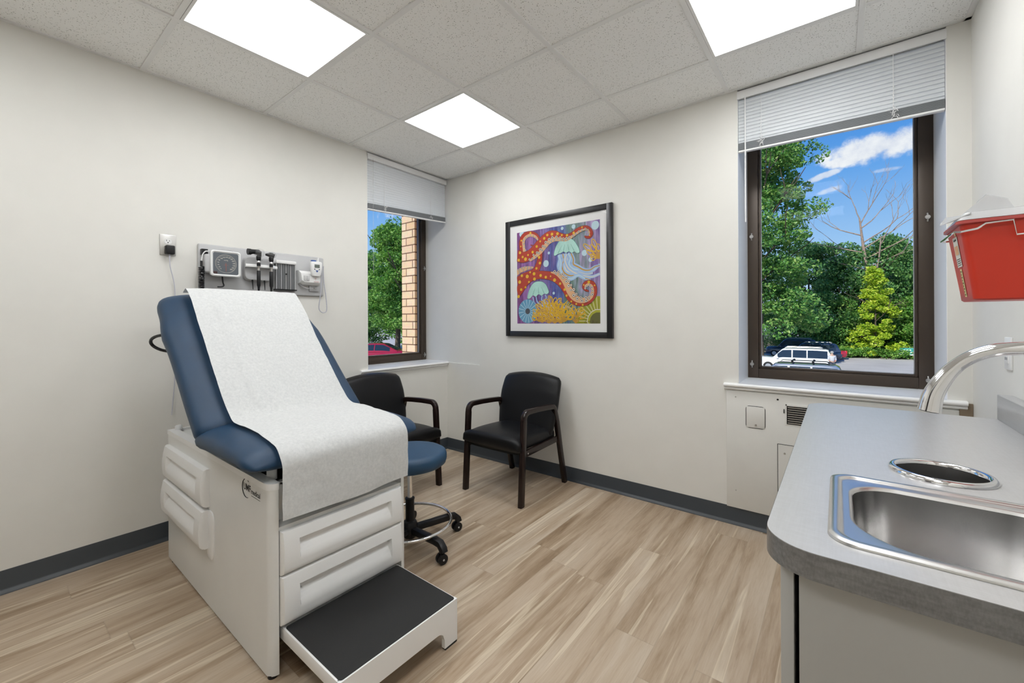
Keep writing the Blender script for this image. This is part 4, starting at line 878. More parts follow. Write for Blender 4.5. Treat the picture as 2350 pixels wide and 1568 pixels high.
obj('shaded_edge_band', eb, MT['edge'], t, label='brushed edge band with shade painted into its colour')  # same laminate as the slab, colour darkened to paint shade on the vertical edge
obj('backsplash', B((3.426, CY0, CZ), (CX1, CY1, CZ + .088), None, .002), MT['laminate'], t)
cb = thing('base_cabinet', 'grey laminate base cabinet under the sink counter', 'cabinet', (3.2, -1.3, 0))
m = MB(); m.box((2.931, -1.990, .10), (W - .001, -1.970, CZ - .042)); m.box((2.931, -.60, .10), (W - .001, -.582, CZ - .042)); m.box((2.931, -1.97, .10), (W - .001, -.60, .12)); m.box((3.40, -1.97, .10), (W - .001, -.60, CZ - .05)); m.box((2.98, -1.98, 0), (W - .02, -.59, .10))
obj('carcass', m, MT['cab'], cb)
for k in range(3):
    y0 = -1.988 + k * .469; d = obj('door', B((2.906, y0, .105), (2.924, y0 + .463, CZ - .045), None, .0015), MT['cab'], cb)
    obj('handle', MB().tube([(2.906, y0 + .40, .70), (2.884, y0 + .40, .70), (2.884, y0 + .40, .60), (2.906, y0 + .40, .60)], .005, None, 8), MT['steel'], d)
obj('hinge', B((2.925, -1.989, .46), (2.930, -1.985, .49)), MT['steel'], cb)

t = thing('sink', 'square stainless steel drop-in sink in the grey countertop', 'sink', (3.155, -1.765, CZ))
def loop(x0, x1, y0, y1, r, z): return [(x, y, z) for x, y in rrect(x0, x1, y0, y1, r, 10)]
r4 = lambda a: (a,) * 4
ox0, ox1, oy0, oy1 = 2.966, 3.345, -1.955, -1.578
rim = [loop(ox0, ox1, oy0, oy1, r4(.040), CZ + .0005), loop(ox0 + .001, ox1 - .001, oy0 + .001, oy1 - .001, r4(.039), CZ + .0045), loop(ox0 + .006, ox1 - .006, oy0 + .006, oy1 - .006, r4(.036), CZ + .0070), loop(ox0 + .014, ox1 - .014, oy0 + .014, oy1 - .014, r4(.032), CZ + .0068),
       loop(ox0 + .018, ox1 - .018, oy0 + .018, oy1 - .018, r4(.030), CZ + .0040), loop(ox0 + .020, ox1 - .020, oy0 + .020, oy1 - .020, r4(.029), CZ + .0022), loop(ox0 + .024, ox1 - .024, oy0 + .024, oy1 - .024, r4(.027), CZ + .0022)]
bx0, bx1, by0, by1 = 3.000, 3.318, -1.925, -1.622
BR = (.085, .075, .100, .085)
rim += [loop(bx0 - .004, bx1 + .004, by0 - .004, by1 + .004, tuple(x + .004 for x in BR), CZ + .0022), loop(bx0, bx1, by0, by1, BR, CZ + .0012), loop(bx0 + .003, bx1 - .003, by0 + .003, by1 - .003, BR, CZ - .004)]
obj('rim', MB().loft(rim, None, False, False), MT['rimsteel'], t, smooth=50)
bw = [loop(bx0 + .003, bx1 - .003, by0 + .003, by1 - .003, BR, CZ - .004), loop(bx0 + .005, bx1 - .005, by0 + .005, by1 - .005, BR, CZ - .06), loop(bx0 + .008, bx1 - .008, by0 + .008, by1 - .008, BR, CZ - .125)]
for k in range(1, 6):
    a = radians(18 * k); i_ = .008 + .035 * (1 - cos(a)); bw.append(loop(bx0 + i_, bx1 - i_, by0 + i_, by1 - i_, tuple(max(.02, x - .03 * (1 - cos(a))) for x in BR), CZ - .125 - .035 * sin(a)))
cxs, cys = (bx0 + bx1) / 2, (by0 + by1) / 2; last = bw[-1]
bw.append([(cxs + (x - cxs) * .35, cys + (y - cys) * .35, CZ - .166) for x, y, z in last])
obj('bowl', MB().loft(bw, None, False, True), MT['steel'], t, smooth=50)
obj('drain', MB().lathe([(.045, .0), (.044, .003), (.036, .002), (.034, -.003), (.001, -.004)], (cxs, cys, CZ - .1645), n=32), MT['chrome'], t)

t = thing('waste_chute_ring', 'round stainless waste opening in the countertop behind the sink', 'waste chute', (RX, RY, CZ))
obj('flange', MB().lathe([(RR + .007, .0005), (RR + .0065, .005), (RR + .002, .0095), (RR - .004, .010), (RR - .009, .006), (RR - .0095, -.002)], (RX, RY, CZ), n=64, cap=False), MT['chrome'], t, smooth=60)
obj('liner', MB().lathe([(RR - .0095, .001), (RR - .011, -.05), (RR - .012, -.115), (RR - .014, -.12), (.001, -.12)], (RX, RY, CZ), n=64, cap=False), MT['steel'], t, smooth=60)

t = thing('faucet', 'tall curved chrome gooseneck faucet above the sink', 'faucet', (3.386, -1.77, CZ))
FY = -1.77
cen = [(3.1065, FY, 1.0620), (3.1125, FY, 1.093), (3.1285, FY, 1.1265), (3.149, FY, 1.1515), (3.174, FY, 1.167), (3.203, FY, 1.1735), (3.25, FY, 1.174), (3.295, FY, 1.165), (3.335, FY, 1.142), (3.362, FY, 1.105), (3.377, FY, 1.06), (3.383, FY, 1.0), (3.385, FY, .93), (3.386, FY, .872)]
Pf = smooth_curve(cen, 6); nf = len(Pf)
rad = [.0160 - .0055 * min(1, i / 16) for i in range(nf)]
rad = [max(.0105, r) for r in rad]
obj('spout', MB().tube(Pf, rad, None, 24), MT['chrome'], t, smooth=60)
obj('spray_face', MB().tube([Pf[0] - (Pf[1] - Pf[0]).normalized() * .0015, Pf[0] + (Pf[1] - Pf[0]).normalized() * .002], [.0125, .0130], None, 24), MT['black'], t)
obj('base_flange', MB().lathe([(.028, 0), (.028, .004), (.024, .008), (.017, .012), (.0165, .06), (.012, .066)], (3.386, FY, CZ), n=32), MT['chrome'], t)
obj('lever_handle', MB().tube([(3.386, FY + .012, CZ + .045), (3.386, FY + .04, CZ + .05), (3.382, FY + .09, CZ + .075)], [.008, .0065, .005], None, 12), MT['chrome'], t)

# ------------------------------------------------------------------ sharps container on the right wall
t = thing('sharps_container', 'red sharps container with a clear lid in a wire wall bracket above the faucet', 'sharps container', (3.33, -1.41, 1.26))
sx0, sy0, sy1 = 3.190, -1.485, -1.340
def sr(f, z):   # tapered section, f=0 bottom, 1 top
    g = .022 * (1 - f); return [(x, y, z) for x, y in rrect(sx0 + g, W - .012, sy0 + g * .4, sy1 - g * .4, (.012,) * 4, 6)]
rg = [sr(0, 1.262), sr(.02, 1.2655)]; rg[0] = [(3.32 + (x - 3.32) * .97, -1.41 + (y + 1.41) * .95, z) for x, y, z in rg[0]]
for k in range(1, 9): f = k / 8; rg.append(sr(f, 1.2655 + .162 * f))
obj('bin', MB().loft(rg), MT['red'], t, smooth=40)
# pale lip and see-through lid with raised flaps
lp = MB(); lp.loft([[(x, y, z) for x, y in rrect(sx0 - e_, W - .006, sy0 - e_, sy1 + e_, (.014,) * 4, 6)] for e_, z in ((.001, 1.425), (.006, 1.427), (.006, 1.433), (.001, 1.435))]); obj('lip', lp, MT['redclear'], t)
ld = MB(); ld.loft([[(x, y, z) for x, y in rrect(sx0 - .004 + e_, W - .008 - e_, sy0 - .004 + e_, sy1 + .004 - e_, (.014,) * 4, 6)] for e_, z in ((0, 1.435), (.003, 1.441), (.012, 1.452), (.03, 1.456))])
for ya, yb in ((-1.462, -1.459), (-1.380, -1.377)): ld.prism([(sx0 + .004, ya, 1.448), (sx0 + .042, ya, 1.488), (sx0 + .074, ya, 1.474), (sx0 + .084, ya, 1.450)], (0, yb - ya, 0))
ld.prism([(sx0 + .004, -1.459, 1.448), (sx0 + .042, -1.459, 1.488), (sx0 + .042, -1.380, 1.488), (sx0 + .004, -1.380, 1.448)], (.002, 0, .001)); ld.prism([(sx0 + .042, -1.459, 1.488), (sx0 + .074, -1.459, 1.474), (sx0 + .074, -1.380, 1.474), (sx0 + .042, -1.380, 1.488)], (.001, 0, .002))
ld.add([(sx0 - .028, sy0 + .02, 1.431), (sx0 + .015, sy0 - .002, 1.447), (sx0 + .038, sy0 + .07, 1.457), (sx0 - .01, sy0 + .085, 1.456), (sx0 - .028, sy0 + .02, 1.434), (sx0 + .015, sy0 - .002, 1.450), (sx0 + .038, sy0 + .07, 1.460), (sx0 - .01, sy0 + .085, 1.459)], [(0, 1, 2, 3), (4, 7, 6, 5), (0, 4, 5, 1), (1, 5, 6, 2), (2, 6, 7, 3), (3, 7, 4, 0)])
obj('lid', ld, mat_translucent('frosted_clear_lid', (.80, .81, .82), (.9, .9, .9), .62, .18), t, smooth=30, label='frosted clear plastic lid with raised flap')
wr = MB(); e_ = .0085; zz = 1.423
wr.tube([(W, sy0 - e_, zz + .004), (sx0 + .165, sy0 - e_, zz + .003), (sx0 + .16, sy0 - e_ - .001, zz - .026), (sx0 + .078, sy0 - e_ - .001, zz - .030), (sx0 + .074, sy0 - e_, zz + .001), (sx0 + .036, sy0 - e_, zz - .001), (sx0 + .024, sy0 - e_, zz - .010), (sx0 + .0, sy0 - e_, zz - .014), (sx0 - e_, sy0 + .0, zz - .012), (sx0 - e_, sy1, zz - .012), (sx0, sy1 + e_, zz - .012), (W, sy1 + e_, zz)], .0022, None, 8)
obj('wire_bracket', wr, MT['chrome'], t)
lb = MB(); fx = lambda z: sx0 + .022 * (1 - (z - 1.2655) / .162) - .0009
def lbl(m, y0, y1, z0, z1, mat, o=0.0): m.add([(fx(z0) - o, y0, z0), (fx(z0) - o, y1, z0), (fx(z1) - o, y1, z1), (fx(z1) - o, y0, z1)], [(0, 1, 2, 3)], mat)
lbl(lb, -1.438, -1.395, 1.340, 1.408, MT['label']); lbl(lb, -1.432, -1.401, 1.368, 1.388, MT['t_peach'], .0004)
for k in range(4): lbl(lb, -1.434, -1.400, 1.3435 + .0045 * k, 1.345 + .0045 * k, MT['ink'], .0004)
lbl(lb, -1.430, -1.404, 1.399, 1.403, MT['ink'], .0004)
lbl(lb, -1.425, -1.408, 1.272, 1.335, MT['yellowbio']); lbl(lb, -1.432, -1.42, 1.410, 1.418, MT['yellowbio'])
for k in range(9): lbl(lb, -1.421 + .003 * (k % 2), -1.412, 1.275 + .0065 * k, 1.279 + .0065 * k, MT['t_olive'], .0004)
obj('warning_label', lb, None, t, smooth=None)

# wall outlets
def plate(mb, face, side, c, w, h, th, mat=None, bev=.002):
    pass
t = thing('wall_outlet', 'stainless double outlet with a black adapter plugged in on the left wall', 'outlet', (0, -2.132, 1.66))
oy, oz = -2.132, 1.660
obj('cover_plate', B((0, oy - .036, oz - .0585), (.005, oy + .036, oz + .0585), None, .002), MT['steelp'], t)
for dz in (.0195, -.0195):
    r = MB(); r.loft([superring(Vector((x, oy, oz + dz)), Vector((0, 1, 0)), Vector((0, 0, 1)), .0165, .0145, 2.6) for x in (.004, .0075)]); ro = obj('receptacle', r, MT['plastic'], t)
    s_ = MB(); s_.box((.0074, oy - .008, oz + dz + .001), (.0078, oy - .0055, oz + dz + .009)); s_.box((.0074, oy + .0055, oz + dz + .001), (.0078, oy + .008, oz + dz + .008)); s_.cyl((.0074, oy, oz + dz - .006), (.0078, oy, oz + dz - .006), .003); obj('slots', s_, MT['ink'], ro)
obj('screw', MB().cyl((.0045, oy, oz), (.0065, oy, oz), .003), MT['steel'], t)
t = thing('power_adapter', 'small black power adapter with a grey cord hanging from the left wall outlet', 'power adapter', (.008, -2.128, 1.625))
obj('body', B((.008, -2.149, 1.605), (.045, -2.108, 1.655), None, .006, 3), MT['black'], t)
obj('strain_relief', MB().tube([(.028, -2.13, 1.605), (.028, -2.13, 1.575)], [.0045, .003], None, 10), MT['coil'], t)
obj('cord', MB().tube(smooth_curve([(.028, -2.13, 1.58), (.026, -2.126, 1.53), (.02, -2.112, 1.47), (.015, -2.104, 1.40), (.012, -2.10, 1.25), (.012, -2.10, 1.0), (.012, -2.12, .70)], 5), .0026, None, 8), MT['coil'], t)
t = thing('wall_outlet', 'white outlet plate on the right wall behind the faucet', 'outlet', (W, -.524, 1.098))
obj('cover_plate', B((W - .006, -.560, 1.040), (W, -.490, 1.156), None, .002), MT['plastic'], t)
r_ = obj('receptacle', B((W - .009, -.543, 1.062), (W - .005, -.507, 1.132), None, .001), MT['plastic'], t)
for z in (1.115, 1.075):
    s_ = MB(); s_.box((W - .0095, -.536, z), (W - .0089, -.532, z + .010)); s_.box((W - .0095, -.519, z), (W - .0089, -.515, z + .010)); obj('slots', s_, MT['ink'], r_)

# ------------------------------------------------------------------ diagnostic wall board and what hangs on it
t = thing('diagnostic_board', 'long pale grey wall board carrying the diagnostic instruments', 'wall board', (0, -1.615, 1.55))
BX = .020
obj('board', B((0, -1.995, 1.408), (BX, -1.236, 1.690), None, .008, 3), MT['pebble'], t)
t = thing('blood_pressure_gauge', 'square white wall blood pressure gauge with a dark round dial and coiled black hose', 'blood pressure gauge', (BX, -1.875, 1.57))
obj('housing', B((BX, -1.978, 1.515), (.075, -1.815, 1.625), None, .012, 3), MT['plastic2'], t)
gy0, gy1, gz0, gz1, gx_ = -1.954, -1.797, 1.497, 1.650, .092
cs = MB(); 
def sq(x, i, r=.016): return [(x, y, z) for y, z in rrect(gy0 + i, gy1 - i, gz0 + i, gz1 - i, (r,) * 4, 6)]
cs.loft([sq(.068, .006), sq(.070, .0), sq(.090, .0), sq(gx_, .002), sq(gx_ + .001, .006), sq(gx_ - .004, .013, .010)], None, True, True); bz = obj('case', cs, MT['plastic'], t, smooth=30)
dc = Vector((gx_ - .0030, (gy0 + gy1) / 2, (gz0 + gz1) / 2)); dl = MB()
dl.loft([[(dc.x, y, z) for y, z in rrect(gy0 + .013, gy1 - .013, gz0 + .013, gz1 - .013, (.010,) * 4, 6)], [(dc.x + .0004, y, z) for y, z in rrect(gy0 + .013, gy1 - .013, gz0 + .013, gz1 - .013, (.010,) * 4, 6)]]); di = obj('dial', dl, MT['dial'], bz, smooth=None)
mk = MB(); cy, cz = dc.y, dc.z; xx = dc.x + .0008
mk.tube([(xx, cy + .054 * cos(2 * pi * k / 48), cz + .054 * sin(2 * pi * k / 48)) for k in range(48)], .0006, MT['t_cream'], 5, closed=True)
for k in range(61):
    a = radians(225 - 270 * k / 60) ; r0 = .047 if k % 4 else .045; 
    mk.tube([(xx, cy + r0 * cos(a), cz + r0 * sin(a)), (xx, cy + .0505 * cos(a), cz + .0505 * sin(a))], .00035, MT['t_cream'], 4)
for k in range(15):
    a = radians(232 - 284 * k / 14); tm, tw = text_mb(str(k * 20), .0088, (xx - .0004, cy + .0395 * cos(a) - .0045, cz + .0395 * sin(a) - .003), (0, 1, 0), (0, 0, 1)); mk.add(tm.v, tm.f, MT['t_cream'])
tm, tw = text_mb('mmHg', .008, (xx - .0004, cy - .011, cz + .018), (0, 1, 0), (0, 0, 1)); mk.add(tm.v, tm.f, MT['t_cream'])
mk.tube([(xx + .001, cy - .001, cz + .004), (xx + .001, cy, cz - .046)], .0008, MT['orange'], 6); mk.tube([(xx + .0008, cy - .012, cz - .008), (xx + .0008, cy + .012, cz - .008)], .0004, MT['orange'], 4)
mk.box((xx - .0002, gy0 + .014, gz0 + .014), (xx + .0004, gy0 + .034, gz0 + .028), MT['t_dark'])
obj('scale_and_needle', mk, None, di, smooth=None)
obj('bracket', B((BX, -1.985, 1.625), (.05, -1.955, 1.655)), MT['black'], t)
obj('basket_wire', MB().tube(smooth_curve([(.05, -1.90, 1.648), (.05, -1.885, 1.662), (.05, -1.855, 1.667), (.05, -1.825, 1.658), (.05, -1.812, 1.645)], 4), .0015, None, 6), MT['plastic2'], t)
obj('air_tube', MB().tube(smooth_curve([(.055, -1.955, 1.642), (.06, -1.972, 1.638), (.06, -1.985, 1.615), (.058, -1.990, 1.575)], 5), .0035, None, 8), MT['plastic'], t)
cl = MB(); cl.tube([(.058, -1.990, 1.582), (.058, -1.990, 1.548)], .0065, None, 10)
hp = [(.058 + .0125 * cos(a), -1.990 + .0125 * sin(a), 1.548 - .0098 * a / (2 * pi)) for a in [2 * pi * k / 14 for k in range(14 * 19)]]; cl.tube(hp, .0038, None, 6)
obj('coiled_hose', cl, MT['black_gloss'], t); obj('lower_hose', MB().tube(smooth_curve([(.06, -1.886, 1.50), (.06, -1.883, 1.465), (.06, -1.878, 1.445), (.06, -1.89, 1.437), (.055, -1.91, 1.436)], 5), .004, None, 8), MT['black'], t)

t = thing('instrument_holder', 'white wall holder cradling the two black handled scopes', 'instrument holder', (BX, -1.68, 1.56))
hb = MB(); 
def hr_(x, i): return [(x, y, z) for y, z in rrect(-1.765 + i, -1.598 - i, 1.488 + i, 1.640 - i, (.030,) * 4, 6)]
hb.loft([hr_(BX, 0), hr_(.045, 0), hr_(.055, .005), hr_(.057, .012)]); obj('body', hb, MT['plastic2'], t)
sh = MB(); sh.rect_path([(.070, -1.765, 1.578), (.075, -1.74, 1.578), (.082, -1.70, 1.578), (.083, -1.66, 1.578), (.082, -1.62, 1.578), (.070, -1.588, 1.578)], (.010, .016), (0, 0, 1), None, .005); obj('shelf', sh, MT['plastic'], t)
tm, tw = text_mb('WelchAllyn', .008, (.0572, -1.700, 1.618), (0, 1, 0), (0, 0, 1)); obj('lettering', tm, MT['ink'], t, smooth=None)
for y in (-1.722, -1.652): obj('cable_stub', MB().tube([(.06, y, 1.492), (.06, y + .002, 1.46), (.058, y + .004, 1.43)], [.0055, .003, .002], None, 8), MT['black'], t)
for y in (-1.715, -1.682, -1.636, -1.607): obj('blue_clip', B((.083, y - .004, 1.570), (.093, y + .004, 1.586)), MT['t_pale'], t)

def scope(name, label, y, opt):
    t = thing(name, label, 'medical scope', (.10, y, 1.55)); x = .104
    hd = MB(); hd.lathe([(.004, 1.375), (.0055, 1.42), (.0075, 1.445), (.0105, 1.455), (.0105, 1.545), (.0085, 1.548)], (x, y, 0), n=20); ho = obj('handle', hd, MT['black'], t)
    obj('grip_sleeve', MB().lathe([(.0085, 1.548), (.0085, 1.575), (.0095, 1.577)], (x, y, 0), n=20), MT['steel'], ho)
    obj('neck', MB().lathe([(.0105, 1.576), (.0105, 1.594), (.009, 1.596)], (x, y, 0), n=20), MT['black'], t)
    obj('collar', MB().lathe([(.010, 1.596), (.0108, 1.598), (.0108, 1.606), (.009, 1.609)], (x, y, 0), n=20), MT['chrome'], t)
    h = MB(); h.lathe([(.0085, 1.608), (.013, 1.616), (.014, 1.632), (.011, 1.642)], (x, y, 0), n=20)
    if opt:
        h.tube([(x, y + .012, 1.658), (x, y, 1.662), (x, y - .028, 1.664), (x, y - .042, 1.662), (x, y - .060, 1.660)], [.012, .018, .0145, .016, .018], None, 20); h.tube([(x, y - .045, 1.661), (x, y - .062, 1.660)], [.019, .0195], None, 20)
        h.box((x - .012, y - .008, 1.635), (x + .012, y + .014, 1.665), None, .005)
    else:
        h.tube([(x + .004, y + .018, 1.648), (x, y + .006, 1.652), (x - .004, y - .018, 1.655), (x - .006, y - .032, 1.655)], [.014, .015, .010, .006], None, 20); h.tube([(x, y, 1.640), (x, y, 1.668)], [.010, .011], None, 16)
    obj('head', h, MT['black'], t)
    if opt: obj('plastic_bag', MB().lathe([(.014, 0), (.026, .01), (.032, .03), (.024, .048), (.006, .055)], (x, y + .004, 1.632), n=16), MT['clear'], t)
    else: obj('plastic_bag', MB().lathe([(.014, 0), (.024, .01), (.028, .024), (.018, .038), (.006, .042)], (x, y + .004, 1.634), n=16), MT['clear'], t)
scope('ophthalmoscope', 'black handled eye scope with a long sideways head on the wall holder', -1.702, True)
scope('otoscope', 'black handled ear scope with a shorter head on the wall holder', -1.628, False)

t = thing('speculum_dispenser', 'grey tinted dispenser of vertical tubes with a white top on the wall board', 'dispenser', (BX, -1.515, 1.54))
tt = MB()
for k in range(4):
    tt.cyl((.044, -1.560 + .030 * k, 1.443), (.044, -1.560 + .030 * k, 1.615), .0145, None, 16)
obj('tubes', tt, MT['cupgrey'], t); 
rd = MB()
for k in range(5): rd.box((.052, -1.5775 + .030 * k, 1.443), (.056, -1.5735 + .030 * k, 1.615), None)
obj('tube_ribs', rd, MT['plastic2'], t)
obj('top_cap', B((BX, -1.582, 1.612), (.070, -1.453, 1.634), None, .004), MT['plastic'], t); obj('base_tray', B((BX, -1.582, 1.436), (.066, -1.448, 1.443)), MT['black'], t); obj('latch', MB().cyl((.058, -1.515, 1.545), (.062, -1.515, 1.545), .005), MT['black'], t)

t = thing('thermometer_dock', 'white wall dock with two small probe cover slots', 'thermometer dock', (BX, -1.355, 1.52))
dd = MB(); dd.loft([[(x, -1.355 + (yy) * w_, zz) for yy, zz in ((-.075, z1_), (-.068, z0_ + .012), (-.05, z0_), (.07, z0_), (.077, z1_ - .03), (.072, z1_))] for x, w_, z0_, z1_ in ((BX, 1, 1.478, 1.582), (.055, 1, 1.484, 1.578), (.072, .9, 1.500, 1.560))]); obj('body', dd, MT['plastic'], t, smooth=30)
for k in range(2): obj('cover_slot', B((.062, -1.405 + .022 * k, 1.510), (.078, -1.389 + .022 * k, 1.545), None, .002), MT['plastic2'], t)
dk = MB()
for z, y0, y1 in ((1.528, -1.328, -1.318), (1.518, -1.326, -1.321), (1.505, -1.335, -1.300)): dk.box((.0735, y0, z), (.0745, y1, z + .002))
obj('printing', dk, MT['t_red'], t); obj('bracket_wire', MB().tube(smooth_curve([(.04, -1.42, 1.482), (.045, -1.38, 1.462), (.045, -1.34, 1.456), (.04, -1.30, 1.462)], 4), .0022, None, 6), MT['plastic2'], t)
obj('bracket', B((BX, -1.345, 1.440), (.03, -1.275, 1.482), None, .003), MT['plastic2'], t); obj('screw', MB().cyl((.030, -1.312, 1.462), (.032, -1.312, 1.462), .004), MT['ink'], t)
t = thing('digital_thermometer', 'white handheld digital thermometer with grey screen and blue button in the wall dock', 'thermometer', (.075, -1.322, 1.55))
hb = MB(); hb.loft([superring(Vector((.082, -1.324, z)), Vector((0, 1, 0)), Vector((1, 0, 0)), w_, d_, 3) for z, w_, d_ in ((1.545, .026, .012), (1.555, .034, .015), (1.60, .040, .017), (1.635, .0415, .017), (1.645, .039, .014), (1.648, .03, .008))]); bo_ = obj('body', hb, MT['plastic'], t, smooth=40)
obj('screen', B((.0985, -1.343, 1.602), (.1000, -1.306, 1.626), None, .001), MT['lcd'], bo_)
obj('button', MB().prism([(.099, -1.335, 1.584), (.099, -1.315, 1.584), (.098, -1.325, 1.570)], (.0015, 0, 0)), MT['blue'], bo_, label='blue button')
for y in (-1.341, -1.309): obj('button', MB().cyl((.097, y, 1.592), (.0995, y, 1.592), .004), MT['t_grey'], bo_)
obj('cap', B((.07, -1.357, 1.645), (.092, -1.327, 1.656), None, .002), MT['blue'], t, label='blue probe cover box')
obj('probe', MB().tube([(.085, -1.312, 1.642), (.085, -1.312, 1.662), (.085, -1.308, 1.676)], [.008, .006, .0035], None, 10), MT['plastic'], t)
cd = smooth_curve([(.085, -1.292, 1.625), (.08, -1.283, 1.58), (.075, -1.282, 1.50), (.065, -1.286, 1.40), (.05, -1.288, 1.33), (.045, -1.275, 1.30), (.045, -1.25, 1.29), (.045, -1.228, 1.31), (.05, -1.235, 1.40), (.06, -1.255, 1.50), (.075, -1.268, 1.58), (.085, -1.272, 1.62)], 10)
obj('probe_cord', MB().tube(cd, [.0030 + .0007 * (i % 2) for i in range(len(cd))], None, 8), MT['coil'], t)
# ------------------------------------------------------------------ outdoors
GZ = -2.67
GL = -1.75   # the car park on the corner-window side lies higher
KX = 1.6
structure('pavement', B((-90, -20, GZ), (-13, 90, GL)), MT['asphalt'])
g = B((-140, -60, GZ - .1), (120, 140, GZ)); structure('ground', g, MT['asphalt'])
pl = MB(); pl.box((-.75, .045, GZ), (-.535, .9, 3.2)); pl.box((-.535, .075, GZ), (-EX, .6, 3.2)); tag(obj('trim_8', pl, MT['brick'], None), kind='structure')
pl = MB(); pl.box((-EX - .10, D, GZ), (-EX, WA0, 3.1)); pl.box((-EX - .1, WA0, GZ), (-EX, .08, SA - .08)); pl.box((-EX - .1, WA0, 2.5), (-EX, .05, 3.1))
pl.box((-EX, EX, GZ), (XB0 - .02, EX + .1, 3.1)); pl.box((XB1 + .02, EX, GZ), (W + 4, EX + .1, 3.1)); pl.box((XB0 - .02, EX, GZ), (XB1 + .02, EX + .1, SB - .06)); pl.box((XB0 - .02, EX, 2.5), (XB1 + .02, EX + .1, 3.1))
pl.box((-EX, D, GZ), (W + 4, EX, -.13)); pl.box((-EX - .1, D - 3, H + .35), (W + 4, EX + .1, 3.1))
tag(obj('trim_9', pl, MT['brick'], None), kind='structure')

# cars: lofted body sections
def car(name, label, x, y, rot, Lc, hgt, wid, paint, style, rack=False, group=None, gz=None):
    t = thing(name, label, 'car', (0, 0, 0), group)
    hw = wid / 2; belt = hgt * .56 if style != 'sedan' else hgt * .62; s = 1
    # side outline stations from front (x=0) to rear (x=L): (x, z_bottom, z_shoulder, halfwidth)
    if style == 'suv': hood = [(0, .45, .62), (.03, .30, .80), (.10, .24, .96), (.30, .22, 1.06), (1.15, .22, belt + .02), (2.2, .22, belt), (Lc - .5, .22, belt + .03), (Lc - .12, .26, belt + .02), (Lc, .42, belt - .22)]
    else: hood = [(0, .42, .55), (.04, .28, .68), (.15, .20, .76), (.5, .18, .84), (1.3, .18, belt), (2.4, .18, belt), (Lc - .9, .18, belt + .03), (Lc - .15, .22, belt + .02), (Lc, .40, belt - .18)]
    rings = []
    for i, (xx, z0, z1) in enumerate(hood):
        f = min(xx, Lc - xx); k = hw * (1 - .22 * max(0, 1 - f / .45) ** 2)
        ring = []
        for (u, v) in ((-.86, 0), (-.97, .06), (-1, .3), (-1, .62), (-.97, .85), (-.90, .96), (-.75, 1.0), (-.3, 1.02), (0, 1.025), (.3, 1.02), (.75, 1.0), (.90, .96), (.97, .85), (1, .62), (1, .3), (.97, .06), (.86, 0)):
            ring.append((xx, u * k, z0 + (z1 - z0) * v))
        rings.append(ring)
    bd = MB(); bd.loft(rings); body = obj('body', bd, paint, t, smooth=50)
    if style == 'suv': cab = [(1.05, belt - .02, .94), (1.75, hgt - .03, .78), (2.2, hgt, .78), (Lc - 1.0, hgt, .76), (Lc - .42, hgt - .04, .76), (Lc - .08, belt + .04, .90)]
    else: cab = [(1.15, belt - .02, .92), (1.95, hgt - .02, .70), (2.35, hgt, .70), (Lc - 1.75, hgt - .02, .70), (Lc - .72, belt + .03, .88)]
    def top_z(xx):
        for a, b in zip(cab, cab[1:]):
            if a[0] <= xx <= b[0]: f = (xx - a[0]) / (b[0] - a[0]); return a[1] + (b[1] - a[1]) * f, a[2] + (b[2] - a[2]) * f
        return belt, .9
    gh = MB(); rs = []
    for i in range(25):
        xx = cab[0][0] + (cab[-1][0] - cab[0][0]) * i / 24; zt, wt = top_z(xx); zt = max(zt, belt - .01); b0 = belt - .05
        r = []
        for u, v in ((-1, 0), (-1, .1), (-.5, .55), (0, .9), (.35, 1)): r.append((xx, -hw * (.95 + (wt - .95) * ((u + 1) / 1.35)), b0 + (zt - b0) * v))
        r = [(xx, -hw * .95, b0), (xx, -hw * (.95 + (wt - .95) * .45), b0 + (zt - b0) * .5), (xx, -hw * (wt + .02), b0 + (zt - b0) * .86), (xx, -hw * (wt - .06), b0 + (zt - b0) * .96), (xx, -hw * wt * .5, zt), (xx, 0, zt + .01)]
        r = r + [(a, -b_, c) for a, b_, c in r[:-1][::-1]]; rs.append(r)
    gh.loft(rs); obj('cabin', gh, paint, t, smooth=40)
    # windows following the cabin sides
    def side_win(x0, x1, z0f=.16, z1f=.84):
        m = MB()
        for sg in (-1, 1):
            top = []; bot = []; mid = []
            for k in range(13):
                xx = x0 + (x1 - x0) * k / 12; zt, wt = top_z(xx); b0 = belt - .05
                def pt(v):
                    z = b0 + (zt - b0) * v; w_ = (.95 + (wt - .95) * .45 * v / .5) if v < .5 else ((.95 + (wt - .95) * .45) + ((wt + .02) - (.95 + (wt - .95) * .45)) * (v - .5) / .36)
                    return (xx, sg * (hw * w_ + .006), z)
                bot.append(pt(z0f)); top.append(pt(z1f)); mid.append(pt(.5))
            m.add(bot + mid + top, [(k + r, k + 1 + r, 14 + k + r, 13 + k + r) for k in range(12) for r in (0, 13)])
        return m
    if style == 'suv': sp = [(1.42, 2.32), (2.40, 3.25), (3.32, Lc - .45)]
    else: sp = [(1.62, 2.42), (2.48, Lc - 1.25)]
    for a, b in sp: obj('side_window', side_win(a, b), MT['car_glass'], t, smooth=60)
    for (xa, xb) in ((cab[0][0] + .08, cab[1][0] - .04), (cab[-2][0] + .05, cab[-1][0] - .10)):
        m = MB(); vs = []
        for k in range(7):
            xx = xa + (xb - xa) * k / 6; zt, wt = top_z(xx)
            for u in (-.86, -.4, 0, .4, .86): vs.append((xx, u * hw * wt * .93, zt + .012 - .02 * u * u))
        m.add(vs, [(5 * i + j, 5 * i + j + 1, 5 * i + j + 6, 5 * i + j + 5) for i in range(6) for j in range(4)]); obj('windscreen' if xa < 2 else 'rear_window', m, MT['car_glass'], t, smooth=60)
